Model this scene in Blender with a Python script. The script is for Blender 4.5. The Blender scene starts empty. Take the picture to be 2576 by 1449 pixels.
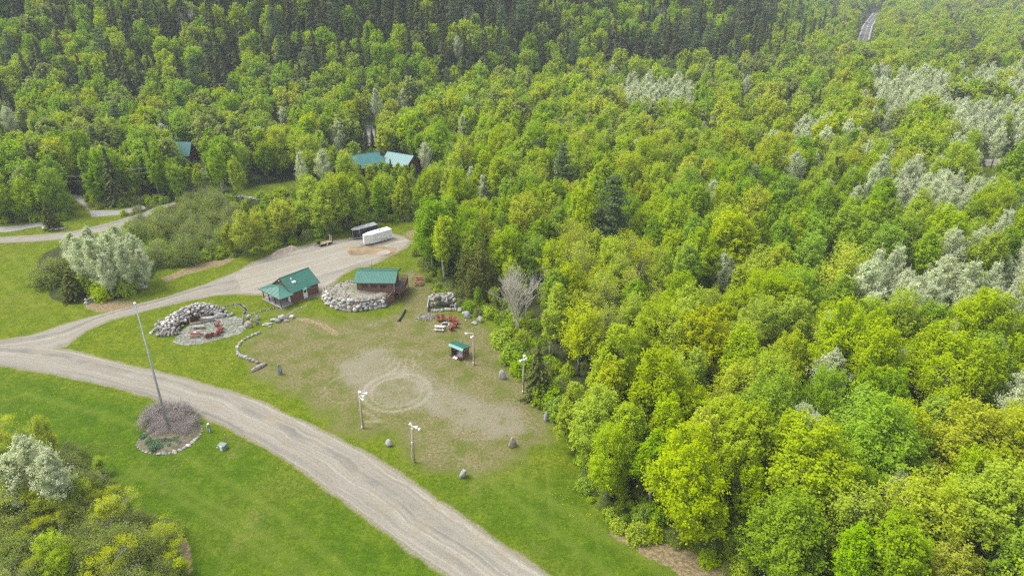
import bpy, bmesh, math, random
import numpy as np
from mathutils import Vector, Matrix

R = math.radians
scene = bpy.context.scene
COL = scene.collection

# ------------------------------------------------------------------ camera, world, sun, exposure
CAM_H, PITCH, FOC = 60.0, R(25.8), 2576 * 24 / 36
cam_data = bpy.data.cameras.new("camera")
cam_data.lens, cam_data.sensor_width = 24, 36
cam_data.clip_start, cam_data.clip_end = 1.0, 6000
cam = bpy.data.objects.new("camera", cam_data)
COL.objects.link(cam)
cam.location = (0, 0, CAM_H)
cam.rotation_euler = (R(90) - PITCH, 0, 0)
scene.camera = cam

SUN_EL, SUN_AZ = R(60), R(-82)          # azimuth measured from +Y towards +X
world = bpy.data.worlds.new("World")
scene.world = world
world.use_nodes = True
wn, wl = world.node_tree.nodes, world.node_tree.links
wn.clear()
sky = wn.new("ShaderNodeTexSky")
sky.sky_type = 'NISHITA'
sky.sun_disc = False
sky.sun_elevation, sky.sun_rotation = SUN_EL, SUN_AZ
sky.air_density, sky.dust_density = 1.0, 3.0
hs = wn.new("ShaderNodeHueSaturation")
hs.inputs["Saturation"].default_value = 0.35      # overcast: the cloud deck greys the blue
bg = wn.new("ShaderNodeBackground")
bg.inputs["Strength"].default_value = 0.15
wo = wn.new("ShaderNodeOutputWorld")
wl.new(sky.outputs[0], hs.inputs["Color"])
wl.new(hs.outputs[0], bg.inputs["Color"])
wl.new(bg.outputs[0], wo.inputs["Surface"])
sd = bpy.data.lights.new("sun", 'SUN')
sd.energy, sd.angle, sd.color = 1.35, R(22), (1.0, 0.965, 0.90)
sun = bpy.data.objects.new("sun", sd)
COL.objects.link(sun)
_d = Vector((math.sin(SUN_AZ) * math.cos(SUN_EL), math.cos(SUN_AZ) * math.cos(SUN_EL), math.sin(SUN_EL)))
sun.rotation_euler = _d.to_track_quat('Z', 'Y').to_euler()
sun.location = (0, 0, 300)
vs = scene.view_settings
vs.view_transform, vs.look, vs.gamma, vs.use_curve_mapping = 'Standard', 'None', 1, False
vs.exposure = 1.18
scene.cycles.max_bounces = 8
scene.cycles.diffuse_bounces = 6
scene.cycles.transmission_bounces = 6
scene.cycles.transparent_max_bounces = 6
scene.cycles.volume_bounces = 0
scene.cycles.use_denoising = False
scene.cycles.pixel_filter_type = 'BLACKMAN_HARRIS'
scene.cycles.filter_width = 1.35

# ------------------------------------------------------------------ survey helpers
CP, SP = math.cos(PITCH), math.sin(PITCH)

def G(u, v, z=0.0):
    """Where the sight line of survey mark (u, v) meets height z."""
    a, b = (u - 1288) / FOC, -(v - 724.5) / FOC
    d = (a, CP + b * SP, -SP + b * CP)
    t = (z - CAM_H) / d[2]
    return Vector((d[0] * t, d[1] * t, z))

def proj(x, y, z):
    y, z = np.asarray(y, float), np.asarray(z, float) - CAM_H
    fw = np.maximum(y * CP - z * SP, 1e-3)
    return 1288 + FOC * np.asarray(x, float) / fw, 724.5 - FOC * (y * SP + z * CP) / fw, fw

_REG = dict(A=(700, 600, .23465), B=(400, 850, .1941), C=(1100, 740, .19324), D=(0, 550, .27599),
            E=(0, 1180, .34983), F=(1000, 950, .32435), K=(380, 1050, .22773), M=(1300, 980, .10093), N=(450, 250, .34938))

def Z(r, x, y, z=0.0):
    ox, oy, s = _REG[r]
    return G((ox + x * s) * .85867, (oy + y * s) * .85867, z)

def lattice(seed, n=256):
    return np.random.default_rng(seed).random((n, n))

def vnoise(x, y, scale, seed=0):
    g = lattice(seed)
    x, y = np.asarray(x, float) / scale + 1000.3, np.asarray(y, float) / scale + 1000.7
    i, j = np.floor(x).astype(int), np.floor(y).astype(int)
    fx, fy = x - i, y - j
    fx, fy = fx * fx * (3 - 2 * fx), fy * fy * (3 - 2 * fy)
    q = lambda a, b: g[a % 256, b % 256]
    return (q(i, j) * (1 - fx) + q(i + 1, j) * fx) * (1 - fy) + (q(i, j + 1) * (1 - fx) + q(i + 1, j + 1) * fx) * fy

def fbm(x, y, scale, seed=0, o=3):
    return sum(vnoise(x, y, scale / 2 ** k, seed + k) * .5 ** k for k in range(o)) / sum(.5 ** k for k in range(o))

def inpoly(px, py, poly):
    px, py = np.asarray(px, float), np.asarray(py, float)
    r = np.zeros(px.shape, bool)
    n = len(poly)
    for i in range(n):
        x0, y0 = poly[i][:2]
        x1, y1 = poly[(i + 1) % n][:2]
        if y0 == y1:
            continue
        r ^= ((y0 > py) != (y1 > py)) & (px < (x1 - x0) * (py - y0) / (y1 - y0) + x0)
    return r

def dpoly(px, py, pts, closed=False):
    px, py = np.asarray(px, float), np.asarray(py, float)
    d = np.full(px.shape, 1e9)
    m = len(pts)
    for i in range(m if closed else m - 1):
        ax, ay = pts[i][:2]
        bx, by = pts[(i + 1) % m][:2]
        vx, vy = bx - ax, by - ay
        t = np.clip(((px - ax) * vx + (py - ay) * vy) / (vx * vx + vy * vy + 1e-9), 0, 1)
        d = np.minimum(d, np.hypot(px - ax - t * vx, py - ay - t * vy))
    return d

def smooth(e0, e1, x):
    t = np.clip((x - e0) / (e1 - e0), 0, 1)
    return t * t * (3 - 2 * t)

# ------------------------------------------------------------------ object helpers
def tag(o, label=None, cat=None, group=None, kind=None):
    if label: o["label"] = label
    if cat: o["category"] = cat
    if group: o["group"] = group
    if kind: o["kind"] = kind
    return o

def empty(name, loc, rz=0, label=None, cat=None, group=None):
    o = bpy.data.objects.new(name, None)
    o.empty_display_size = .3
    COL.objects.link(o)
    o.location, o.rotation_euler = loc, (0, 0, rz)
    return tag(o, label, cat, group)

def mesh_np(name, V, F, mat=None, smooth_=False, attrs=None):
    """Mesh from an (n,3) vertex array and an (m,k) face array."""
    me = bpy.data.meshes.new(name)
    V, F = np.asarray(V, np.float32), np.asarray(F, np.int32)
    k = F.shape[1]
    me.vertices.add(len(V)); me.vertices.foreach_set("co", V.ravel())
    me.loops.add(F.size); me.loops.foreach_set("vertex_index", F.ravel())
    me.polygons.add(len(F)); me.polygons.foreach_set("loop_start", np.arange(0, F.size, k, dtype=np.int32))
    if smooth_: me.polygons.foreach_set("use_smooth", np.ones(len(F), bool))
    for n_, a in (attrs or {}).items():
        at = me.attributes.new(n_, 'FLOAT', 'POINT')
        at.data.foreach_set("value", np.asarray(a, np.float32))
    if mat: me.materials.append(mat)
    me.update(calc_edges=True)
    return me

def link(name, me, parent=None, loc=None, rot=None):
    o = bpy.data.objects.new(name, me)
    COL.objects.link(o)
    if parent: o.parent = parent
    if loc is not None: o.location = loc
    if rot is not None: o.rotation_euler = rot
    return o

class MB:
    def __init__(s): s.v, s.f = [], []
    def add(s, vs_, fs):
        n = len(s.v); s.v += [tuple(p) for p in vs_]; s.f += [tuple(i + n for i in f) for f in fs]; return s
    def box(s, x0, x1, y0, y1, z0, z1, rz=0, about=(0, 0)):
        vs_ = [(x, y, z) for z in (z0, z1) for y in (y0, y1) for x in (x0, x1)]
        if rz:
            c, k = math.cos(rz), math.sin(rz); ax, ay = about
            vs_ = [(ax + (x - ax) * c - (y - ay) * k, ay + (x - ax) * k + (y - ay) * c, z) for x, y, z in vs_]
        return s.add(vs_, [(0, 2, 3, 1), (4, 5, 7, 6), (0, 1, 5, 4), (2, 6, 7, 3), (0, 4, 6, 2), (1, 3, 7, 5)])
    def slab(s, quad, t):
        """A plate: four corners and a thickness downwards."""
        q = [Vector(p) for p in quad]; d = Vector((0, 0, -t))
        return s.add(q + [p + d for p in q], [(0, 1, 2, 3), (7, 6, 5, 4), (0, 4, 5, 1), (1, 5, 6, 2), (2, 6, 7, 3), (3, 7, 4, 0)])
    def plate(s, quad, t):
        """A plate with thickness along its own normal."""
        q = [Vector(p) for p in quad]; d = (q[1] - q[0]).cross(q[3] - q[0]).normalized() * -t
        return s.add(q + [p + d for p in q], [(0, 1, 2, 3), (7, 6, 5, 4), (0, 4, 5, 1), (1, 5, 6, 2), (2, 6, 7, 3), (3, 7, 4, 0)])
    def prism(s, poly, z0, z1):
        n = len(poly)
        s.add([(p[0], p[1], z0) for p in poly] + [(p[0], p[1], z1) for p in poly],
              [tuple(range(n - 1, -1, -1)), tuple(range(n, 2 * n))] + [(i, (i + 1) % n, n + (i + 1) % n, n + i) for i in range(n)])
        return s
    def bar(s, a, b, w, h=None):
        a, b = Vector(a), Vector(b); h = h or w
        d = (b - a).normalized(); up = Vector((0, 0, 1)) if abs(d.z) < .95 else Vector((0, 1, 0))
        x = d.cross(up).normalized() * w / 2; y = x.cross(d).normalized() * h / 2
        c = [-x - y, x - y, x + y, -x + y]
        return s.add([a + k for k in c] + [b + k for k in c], [(0, 1, 2, 3), (7, 6, 5, 4), (0, 4, 5, 1), (1, 5, 6, 2), (2, 6, 7, 3), (3, 7, 4, 0)])
    def tube(s, pts, rs, n=8, cap=True):
        pts = [Vector(p) for p in pts]
        rs = rs if isinstance(rs, (list, tuple)) else [rs] * len(pts)
        vs_, fs = [], []
        for i, p in enumerate(pts):
            d = (pts[min(i + 1, len(pts) - 1)] - pts[max(i - 1, 0)]).normalized()
            up = Vector((0, 0, 1)) if abs(d.z) < .9 else Vector((1, 0, 0))
            x = d.cross(up).normalized(); y = x.cross(d)
            vs_ += [p + (x * math.cos(2 * math.pi * k / n) + y * math.sin(2 * math.pi * k / n)) * rs[i] for k in range(n)]
        for i in range(len(pts) - 1):
            fs += [(i * n + k, i * n + (k + 1) % n, (i + 1) * n + (k + 1) % n, (i + 1) * n + k) for k in range(n)]
        if cap:
            fs += [tuple(range(n - 1, -1, -1)), tuple((len(pts) - 1) * n + k for k in range(n))]
        return s.add(vs_, fs)
    def lathe(s, prof, c=(0, 0, 0), n=12, tilt=None):
        vs_ = [Vector((r * math.cos(2 * math.pi * k / n), r * math.sin(2 * math.pi * k / n), z)) for r, z in prof for k in range(n)]
        if tilt is not None: vs_ = [tilt @ v for v in vs_]
        c = Vector(c); m = len(prof)
        return s.add([v + c for v in vs_], [(i * n + k, i * n + (k + 1) % n, (i + 1) * n + (k + 1) % n, (i + 1) * n + k) for i in range(m - 1) for k in range(n)]
                     + [tuple(range(n - 1, -1, -1)), tuple((m - 1) * n + k for k in range(n))])
    def mesh(s, name, mat, smooth_=False):
        me = bpy.data.meshes.new(name)
        me.from_pydata(s.v, [], s.f)
        bm = bmesh.new(); bm.from_mesh(me); bmesh.ops.recalc_face_normals(bm, faces=bm.faces); bm.to_mesh(me); bm.free()
        if smooth_: me.polygons.foreach_set("use_smooth", [True] * len(me.polygons))
        if mat: me.materials.append(mat)
        return me
    def build(s, name, mat, parent=None, smooth_=False, loc=None, rot=None, bevel=0):
        o = link(name, s.mesh(name, mat, smooth_), parent, loc, rot)
        if bevel:
            b = o.modifiers.new("bevel", 'BEVEL'); b.width = bevel; b.segments = 1; b.limit_method = 'ANGLE'
        return o

def copy_tree(o, parent=None):
    c = o.copy(); COL.objects.link(c)
    if parent: c.parent = parent
    for ch in o.children: copy_tree(ch, c)
    return c

# ------------------------------------------------------------------ materials
def newmat(name):
    m = bpy.data.materials.new(name); m.use_nodes = True
    nt = m.node_tree; nt.nodes.clear()
    out = nt.nodes.new("ShaderNodeOutputMaterial")
    return m, nt, out

def N(nt, typ, **kw):
    n = nt.nodes.new(typ)
    for k, v in kw.items():
        if k.startswith("_"): setattr(n, k[1:], v)
        else:
            key = int(k[1:]) if k[0] == "i" and k[1:].isdigit() else k.replace("__", " ")
            n.inputs[key].default_value = v
    return n

def L(nt, a, b): nt.links.new(a, b)

def ramp(nt, fac, stops):
    r = nt.nodes.new("ShaderNodeValToRGB")
    e = r.color_ramp.elements
    while len(e) < len(stops): e.new(.5)
    for i, (p, c) in enumerate(stops):
        e[i].position = p; e[i].color = (*c, 1) if len(c) == 3 else c
    L(nt, fac, r.inputs[0]); return r

def mixc(nt, fac, a, b):
    m = nt.nodes.new("ShaderNodeMix"); m.data_type = 'RGBA'
    for s_, v in ((m.inputs[0], fac), (m.inputs[6], a), (m.inputs[7], b)):
        if hasattr(v, "links"): L(nt, v, s_)
        elif isinstance(v, (int, float)): s_.default_value = v
        else: s_.default_value = (*v, 1)
    return m.outputs[2]

def mathn(nt, op, a, b=None, c=None):
    m = nt.nodes.new("ShaderNodeMath"); m.operation = op
    for i, v in enumerate((a, b, c)):
        if v is None: continue
        if hasattr(v, "links"): L(nt, v, m.inputs[i])
        else: m.inputs[i].default_value = v
    return m.outputs[0]

def noise(nt, vec, scale, detail=4, rough=.55):
    n = N(nt, "ShaderNodeTexNoise"); n.inputs["Scale"].default_value = scale
    n.inputs["Detail"].default_value = detail; n.inputs["Roughness"].default_value = rough
    if vec is not None: L(nt, vec, n.inputs["Vector"])
    return n.outputs["Fac"]

def attr(nt, name):
    a = nt.nodes.new("ShaderNodeAttribute"); a.attribute_name = name
    return a.outputs["Fac"]

def sharpen(nt, fac, lo, hi):
    m = nt.nodes.new("ShaderNodeMapRange"); m.interpolation_type = 'SMOOTHSTEP'
    m.inputs[1].default_value, m.inputs[2].default_value = lo, hi
    L(nt, fac, m.inputs[0]); return m.outputs[0]

def plain(name, col, rough=.7, var=.18, scale=4.0, bump=.0, metal=0.0, alt=None, spec=.3, stretch=None, rand=0.0):
    m, nt, out = newmat(name)
    tc = nt.nodes.new("ShaderNodeTexCoord"); vec = tc.outputs["Object"]
    if stretch:
        mp = nt.nodes.new("ShaderNodeMapping"); mp.inputs["Scale"].default_value = stretch
        L(nt, vec, mp.inputs["Vector"]); vec = mp.outputs[0]
    n = noise(nt, vec, scale, 5)
    alt = alt or tuple(c * (1 - 2 * var) for c in col)
    r = ramp(nt, n, [(.3, alt), (.7, tuple(min(1, c * (1 + var)) for c in col))])
    c = r.outputs[0]
    if rand:
        oi = nt.nodes.new("ShaderNodeObjectInfo")
        h = nt.nodes.new("ShaderNodeHueSaturation"); L(nt, c, h.inputs["Color"])
        L(nt, mathn(nt, 'MULTIPLY_ADD', oi.outputs["Random"], 2 * rand, 1 - rand), h.inputs["Value"]); c = h.outputs[0]
    p = N(nt, "ShaderNodeBsdfPrincipled"); L(nt, c, p.inputs["Base Color"])
    p.inputs["Roughness"].default_value = rough; p.inputs["Metallic"].default_value = metal
    p.inputs["Specular IOR Level"].default_value = spec
    if bump:
        b = N(nt, "ShaderNodeBump"); b.inputs["Strength"].default_value = bump; b.inputs["Distance"].default_value = .05
        L(nt, n, b.inputs["Height"]); L(nt, b.outputs[0], p.inputs["Normal"])
    L(nt, p.outputs[0], out.inputs[0])
    return m

def leafmat(name, col, trans=.35, hue=.02, val=.25, alt=None):
    m, nt, out = newmat(name)
    oi = nt.nodes.new("ShaderNodeObjectInfo")
    lr = attr(nt, "lr")
    c = mixc(nt, sharpen(nt, lr, .25, .9), col, alt or tuple(min(1, x * 1.25) for x in col))
    h = nt.nodes.new("ShaderNodeHueSaturation"); L(nt, c, h.inputs["Color"])
    rnd = oi.outputs["Random"]
    L(nt, mathn(nt, 'MULTIPLY_ADD', rnd, 2 * hue, .5 - hue), h.inputs["Hue"])
    r2 = mathn(nt, 'FRACT', mathn(nt, 'MULTIPLY', rnd, 17.31))
    L(nt, mathn(nt, 'MULTIPLY_ADD', r2, 2 * val, 1 - val), h.inputs["Value"])
    r3 = mathn(nt, 'FRACT', mathn(nt, 'MULTIPLY', rnd, 91.7))
    L(nt, mathn(nt, 'MULTIPLY_ADD', r3, .12, .92), h.inputs["Saturation"])
    d = N(nt, "ShaderNodeBsdfDiffuse"); t = N(nt, "ShaderNodeBsdfTranslucent")
    L(nt, h.outputs[0], d.inputs[0]); L(nt, h.outputs[0], t.inputs[0])
    mx = N(nt, "ShaderNodeMixShader", i0=trans)
    L(nt, d.outputs[0], mx.inputs[1]); L(nt, t.outputs[0], mx.inputs[2])
    L(nt, mx.outputs[0], out.inputs[0])
    return m

M = {}
M['bark'] = plain('grey bark', (.20, .185, .165), .9, .25, 3)
M['birch_bark'] = plain('birch bark', (.52, .50, .46), .8, .2, 2, alt=(.22, .2, .18))
M['dark_bark'] = plain('dark bark', (.085, .07, .058), .9, .25, 3)
M['bare_bark'] = plain('pale bare branches', (.60, .55, .46), .9, .15, 3)
M['pale_bark'] = plain('pale bark', (.40, .385, .35), .8, .2, 3)
M['wood_pole'] = plain('weathered pole wood', (.40, .34, .27), .85, .2, 1.2, alt=(.33, .21, .13), stretch=(4, 4, .4))
M['white_paint'] = plain('white paint', (.82, .82, .81), .4, .03, 2)
M['white_metal'] = plain('white lamp enamel', (.88, .88, .87), .35, .02, 2)
M['log_wall'] = plain('brown log siding', (.205, .110, .076), .75, .22, 2, stretch=(1, 1, 9), bump=.3)
M['trim'] = plain('dark brown trim', (.11, .065, .05), .7, .2, 3)
M['green_roof'] = plain('green metal roof', (.040, .155, .112), .38, .07, .6, spec=.5)
M['green_roof_pale'] = plain('weathered green metal edge', (.10, .29, .235), .4, .08, .8, spec=.5)
M['teal_roof'] = plain('teal metal roof', (.050, .185, .178), .42, .08, .5, spec=.5)
M['red_wall'] = plain('red brown siding', (.19, .055, .036), .75, .2, 1.5, stretch=(1, 1, 8))
M['concrete'] = plain('concrete slab', (.34, .32, .30), .85, .12, 1.5)
M['glass'] = plain('dark window glass', (.025, .03, .035), .08, .1, 1, spec=.6)
M['deck'] = plain('grey deck boards', (.15, .15, .15), .8, .2, 3, stretch=(8, 1, 1))
M['rail_wood'] = plain('red brown rail', (.24, .095, .055), .75, .2, 3)
M['red_paint'] = plain('faded red paint', (.25, .052, .042), .6, .15, 3, rand=.12)
M['red_bench'] = plain('faded red table paint', (.29, .10, .085), .65, .15, 3, rand=.08)
M['grey_wood'] = plain('weathered grey wood', (.50, .49, .46), .8, .12, 3)
M['navy'] = plain('black trailer skin', (.012, .013, .02), .3, .2, .6, spec=.5)
M['alu'] = plain('aluminium', (.55, .56, .57), .35, .08, 1.5, metal=.6)
M['galv'] = plain('galvanised steel', (.42, .44, .46), .45, .1, 2, metal=.4)
M['tyre'] = plain('tyre rubber', (.02, .02, .02), .9, .2, 5)
M['black'] = plain('black plastic', (.02, .02, .022), .6, .2, 5)
M['tan_wood'] = plain('tan boards', (.42, .34, .23), .8, .2, 2, stretch=(1, 8, 1))
M['utility_green'] = plain('grey green utility box', (.20, .25, .21), .6, .08, 3)
M['rust'] = plain('rusty steel', (.075, .030, .024), .8, .35, 4)
M['plastic_sheet'] = plain('clear plastic sheeting', (.30, .31, .335), .25, .2, 2)
M['red_plastic'] = plain('red plastic', (.6, .05, .03), .5, .1, 3)
M['conduit'] = plain('white conduit', (.75, .75, .74), .5, .04, 3)
M['wire'] = plain('wire', (.30, .30, .30), .7, .05, 3)

def rockmat(name, cols, rand=True):
    m, nt, out = newmat(name)
    tc = nt.nodes.new("ShaderNodeTexCoord"); oi = nt.nodes.new("ShaderNodeObjectInfo")
    v = tc.outputs["Object"]
    va = nt.nodes.new("ShaderNodeVectorMath"); va.operation = 'ADD'
    L(nt, v, va.inputs[0])
    L(nt, oi.outputs["Random"], va.inputs[1])
    src = oi.outputs["Random"] if rand else attr(nt, "lr")
    base = ramp(nt, src, [(i / len(cols), c) for i, c in enumerate(cols)])
    base.color_ramp.interpolation = 'CONSTANT'
    n1 = noise(nt, va.outputs[0], 2.2, 6, .65); n2 = noise(nt, va.outputs[0], 7, 4)
    c = mixc(nt, sharpen(nt, n1, .42, .72), base.outputs[0], (.085, .08, .068))
    c = mixc(nt, mathn(nt, 'MULTIPLY', sharpen(nt, n2, .5, .75), .5), c, (.42, .40, .36))
    p = N(nt, "ShaderNodeBsdfPrincipled", Roughness=.9); L(nt, c, p.inputs["Base Color"])
    b = N(nt, "ShaderNodeBump", Strength=.6, Distance=.06); L(nt, n2, b.inputs["Height"]); L(nt, b.outputs[0], p.inputs["Normal"])
    L(nt, p.outputs[0], out.inputs[0])
    return m
M['rock'] = rockmat('boulder stone', [(0.370, 0.354, 0.323), (0.488, 0.469, 0.429), (0.264, 0.264, 0.271), (0.422, 0.376, 0.310), (0.634, 0.614, 0.581), (0.330, 0.264, 0.205), (0.356, 0.356, 0.363), (0.528, 0.495, 0.436)])
M['rock_grey'] = rockmat('grey slab stone', [(.36, .36, .355), (.32, .32, .325), (.40, .395, .38)])
M['rock_pink'] = rockmat('pinkish slab stone', [(.38, .315, .27), (.34, .29, .25)])
M['rubble'] = rockmat('rubble stones', [(.27, .255, .225), (.34, .32, .29), (.21, .21, .21), (.30, .26, .21), (.42, .40, .37), (.21, .18, .14), (.28, .27, .26), (.36, .34, .31)], rand=False)

# ------------------------------------------------------------------ layout of the ground (survey outlines)
def W(pts): return [G(u, v) for u, v in pts]

OPEN = [(-420, 1800), (-300, 640), (-160, 582), (0, 571), (105, 560), (165, 560), (178, 510), (205, 500), (240, 528), (318, 522), (300, 548), (330, 600), (420, 676),
        (560, 655), (700, 624), (800, 604), (880, 585), (960, 562), (1120, 556), (1135, 600), (1080, 612), (1040, 640), (1062, 690), (1078, 742),
        (1190, 795), (1240, 810), (1280, 855), (1340, 935), (1395, 1000), (1432, 1080), (1428, 1150), (1440, 1240), (1500, 1316), (1600, 1362), (1740, 1400), (1880, 1470), (2000, 1570), (2200, 1900)]
SHRUBLAND = [(-400, 1800), (-300, 1150), (-100, 1090), (30, 1100), (110, 1120), (190, 1150), (250, 1180), (300, 1250), (385, 1330), (440, 1370), (478, 1449), (500, 1640), (450, 1800)]
CLUMP = [(92, 700), (110, 640), (180, 600), (300, 590), (390, 640), (385, 700), (330, 742), (250, 762), (180, 768), (120, 745)]
WORN = [(640, 830), (720, 790), (840, 800), (950, 790), (1000, 770), (1030, 690), (1062, 700), (1080, 760), (1200, 800), (1250, 850), (1330, 940), (1390, 1010), (1390, 1120), (1330, 1160),
        (1200, 1190), (1040, 1160), (930, 1090), (820, 1040), (700, 985), (640, 950), (610, 900), (615, 860)]
BARE = [(835, 950), (860, 905), (950, 880), (1040, 890), (1090, 930), (1150, 985), (1230, 1000), (1300, 1030), (1310, 1070), (1240, 1100), (1150, 1090), (1080, 1060), (980, 1030), (880, 1000)]

def offs(line, n):
    """Resample a polyline to n points by arc length."""
    P = [Vector((p[0], p[1], 0)) for p in line]
    d = [0]
    for a, b in zip(P, P[1:]): d.append(d[-1] + (b - a).length)
    out, k = [], 0
    for i in range(n):
        t = d[-1] * i / (n - 1)
        while k < len(P) - 2 and d[k + 1] < t: k += 1
        f = (t - d[k]) / max(1e-9, d[k + 1] - d[k])
        out.append(P[k].lerp(P[k + 1], f))
    return out

def ext(pts, a, b):
    """Lengthen a world polyline at both ends."""
    p = list(pts)
    return [p[0] + (p[0] - p[1]).normalized() * a] + p + [p[-1] + (p[-1] - p[-2]).normalized() * b]

ROAD_N = ext(W([(-120, 872), (60, 868), (190, 886), (300, 915), (430, 945), (550, 979), (650, 1012), (740, 1053), (850, 1106), (950, 1160), (1050, 1226), (1150, 1294), (1250, 1366), (1372, 1449)]), 30, 25)
ROAD_S = ext(W([(-120, 912), (0, 918), (130, 938), (260, 964), (370, 993), (470, 1026), (560, 1066), (660, 1117), (760, 1178), (850, 1246), (940, 1309), (1040, 1384), (1140, 1452)]), 30, 25)
DRIVE_N = W([(-130, 862), (0, 858), (80, 845), (170, 815), (250, 792), (340, 768), (430, 745), (520, 715), (590, 688), (640, 664)])
DRIVE_S = W([(-130, 884), (20, 884), (120, 881), (162, 871), (188, 851), (215, 831), (270, 806), (370, 780), (470, 755), (550, 741), (662, 736)])
LOT = W([(592, 690), (640, 662), (690, 640), (750, 623), (800, 613), (860, 604), (900, 598), (970, 586), (1015, 596), (1030, 608), (1010, 626), (975, 642), (945, 660), (890, 674), (860, 690), (840, 706), (818, 722), (800, 742), (760, 752), (720, 750), (690, 740), (662, 738), (610, 738)])
LEFT_N = ext(W([(-120, 600), (0, 597), (80, 592), (170, 585), (260, 565), (330, 545), (400, 520)]), 60, 5)
LEFT_S = ext(W([(-120, 616), (0, 612), (80, 608), (170, 601), (270, 580), (345, 556), (410, 528)]), 60, 5)
SIDE_N = W([(176, 490), (196, 505), (224, 530), (300, 530), (360, 517)])
SIDE_S = W([(204, 492), (212, 506), (232, 546), (300, 541), (368, 525)])
STUB_N = ext(W([(-60, 572), (20, 570), (104, 560)]), 40, 1)
STUB_S = ext(W([(-60, 586), (20, 584), (110, 568)]), 40, 1)
LODGE_N = W([(908, 292), (915, 305), (921, 325), (908, 345), (900, 372)])
LODGE_S = W([(922, 292), (932, 305), (942, 325), (944, 345), (942, 372)])
FAR_C = ext([G(2172, 100), G(2183, 65), G(2205, 35)], 60, 60)
FARLOT = W([(2478, 402), (2530, 398), (2620, 402), (2620, 414), (2540, 416), (2480, 418)])
RIVER_C = [G(2380, 195), G(2452, 152), G(2440, 118), G(2400, 95), G(2392, 70)]
FOOT = np.array([(-500, 225), (-185, 250), (-60, 272), (40, 335), (142, 360), (250, 560), (375, 820), (520, 1150), (700, 1600)], float)

def hill(x, y):
    x, y = np.asarray(x, float), np.asarray(y, float)
    fy = np.interp(x, FOOT[:, 0], FOOT[:, 1])
    slope = np.interp(x, [-500, 40, 142, 180, 700], [.96, .9, .7, .47, .45])
    s = (y - fy) * slope
    z = np.where(s > 0, .5 * s * s / (s + 14), 0)
    z = 190 * np.tanh(z / 190)
    rx = np.interp(y, [300, 468, 620, 900, 1600], [330, 318, 415, 540, 900]) + 10
    e = np.maximum(0, x - rx)
    z2 = np.where(y > 330, .11 * e * e / (e + 30), 0) * smooth(330, 450, y)
    e3 = np.maximum(0, y - 900)
    z3 = .10 * e3 * e3 / (e3 + 120)
    return np.maximum(z, np.maximum(90 * np.tanh(z2 / 90), z3))

BERM = W([]) + [Z('A', *p) for p in [(1060, 1190), (1100, 1243), (1200, 1285), (1300, 1322), (1400, 1327), (1500, 1327), (1600, 1312), (1700, 1294), (1800, 1282), (1850, 1262)]]
BERM_POLY = [tuple(p[:2]) for p in BERM] + [(-22.9, 117.8), (-22.9, 124.5), (-30, 126.5), (-34.5, 126), (-37.2, 123), (-37.8, 120.5)]
def berm_z(x, y):
    ins = inpoly(x, y, BERM_POLY)
    d = dpoly(x, y, BERM_POLY, True)
    front = dpoly(x, y, BERM)
    steep = smooth(0.0, .75, d)
    gentle = smooth(0.0, 4.2, d)
    wgt = smooth(1.5, 4.0, front)
    return np.where(ins, (steep * (1 - wgt) + gentle * wgt) * 2.15 + smooth(.6, 4, d) * .45, 0)

# ------------------------------------------------------------------ ground sheet
def axis(a, b, step, lo, hi, g=1.10):
    m = list(np.arange(a, b, step)); l, h, s = [], [], step
    x = a
    while x > lo: s = min(s * g, 45); x -= s; l.append(x)
    x, s = m[-1], step
    while x < hi: s = min(s * g, 45); x += s; h.append(x)
    return np.array(l[::-1] + m + h)
gx = axis(-128, 52, .5, -900, 1900)
gy = axis(46, 182, .5, -40, 2300)
GX, GY = np.meshgrid(gx, gy)
gxf, gyf = GX.ravel(), GY.ravel()
GU, GV, GW = proj(gxf, np.maximum(gyf, 12), np.zeros_like(gxf))
GV = np.where(gyf < 12, 1e5, GV)
gz = hill(gxf, gyf)
nn = fbm(gxf, gyf, 7, 11)
n2 = fbm(gxf, gyf, 2.2, 31)
OPENW = [G(u, v) if v < 1700 else Vector((G(u, 1700)[0], -60, 0)) for u, v in OPEN]
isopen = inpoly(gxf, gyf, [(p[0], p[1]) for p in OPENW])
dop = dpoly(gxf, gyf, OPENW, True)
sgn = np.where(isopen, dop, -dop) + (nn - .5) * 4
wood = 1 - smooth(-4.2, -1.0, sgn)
lawnN = W([(585, 494), (600, 480), (660, 466), (740, 452), (775, 462), (760, 480), (690, 494), (620, 503)])
lawnP = W([(2470, 400), (2640, 398), (2640, 480), (2500, 470)])
for pl in (lawnN, lawnP):
    wood *= 1 - smooth(-.5, 1.5, np.where(inpoly(gxf, gyf, pl), 1, -1) * dpoly(gxf, gyf, pl, True))
def area(poly, soft, amp=3.0):
    w = [(p[0], p[1]) for p in poly]
    s = np.where(inpoly(gxf, gyf, w), 1, -1) * dpoly(gxf, gyf, w, True) + (nn - .5) * amp * 2
    return smooth(-soft, soft, s)
for pl in (W(SHRUBLAND[2:-1]) + [Vector((-70, 20, 0))], W(CLUMP)):
    wood = np.maximum(wood, area(pl, 1.2, 1.5))
worn = area(W(WORN), 5, 4)
bare = area(W(BARE), 5, 5) * (.62 + .9 * (n2 - .3))
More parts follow.
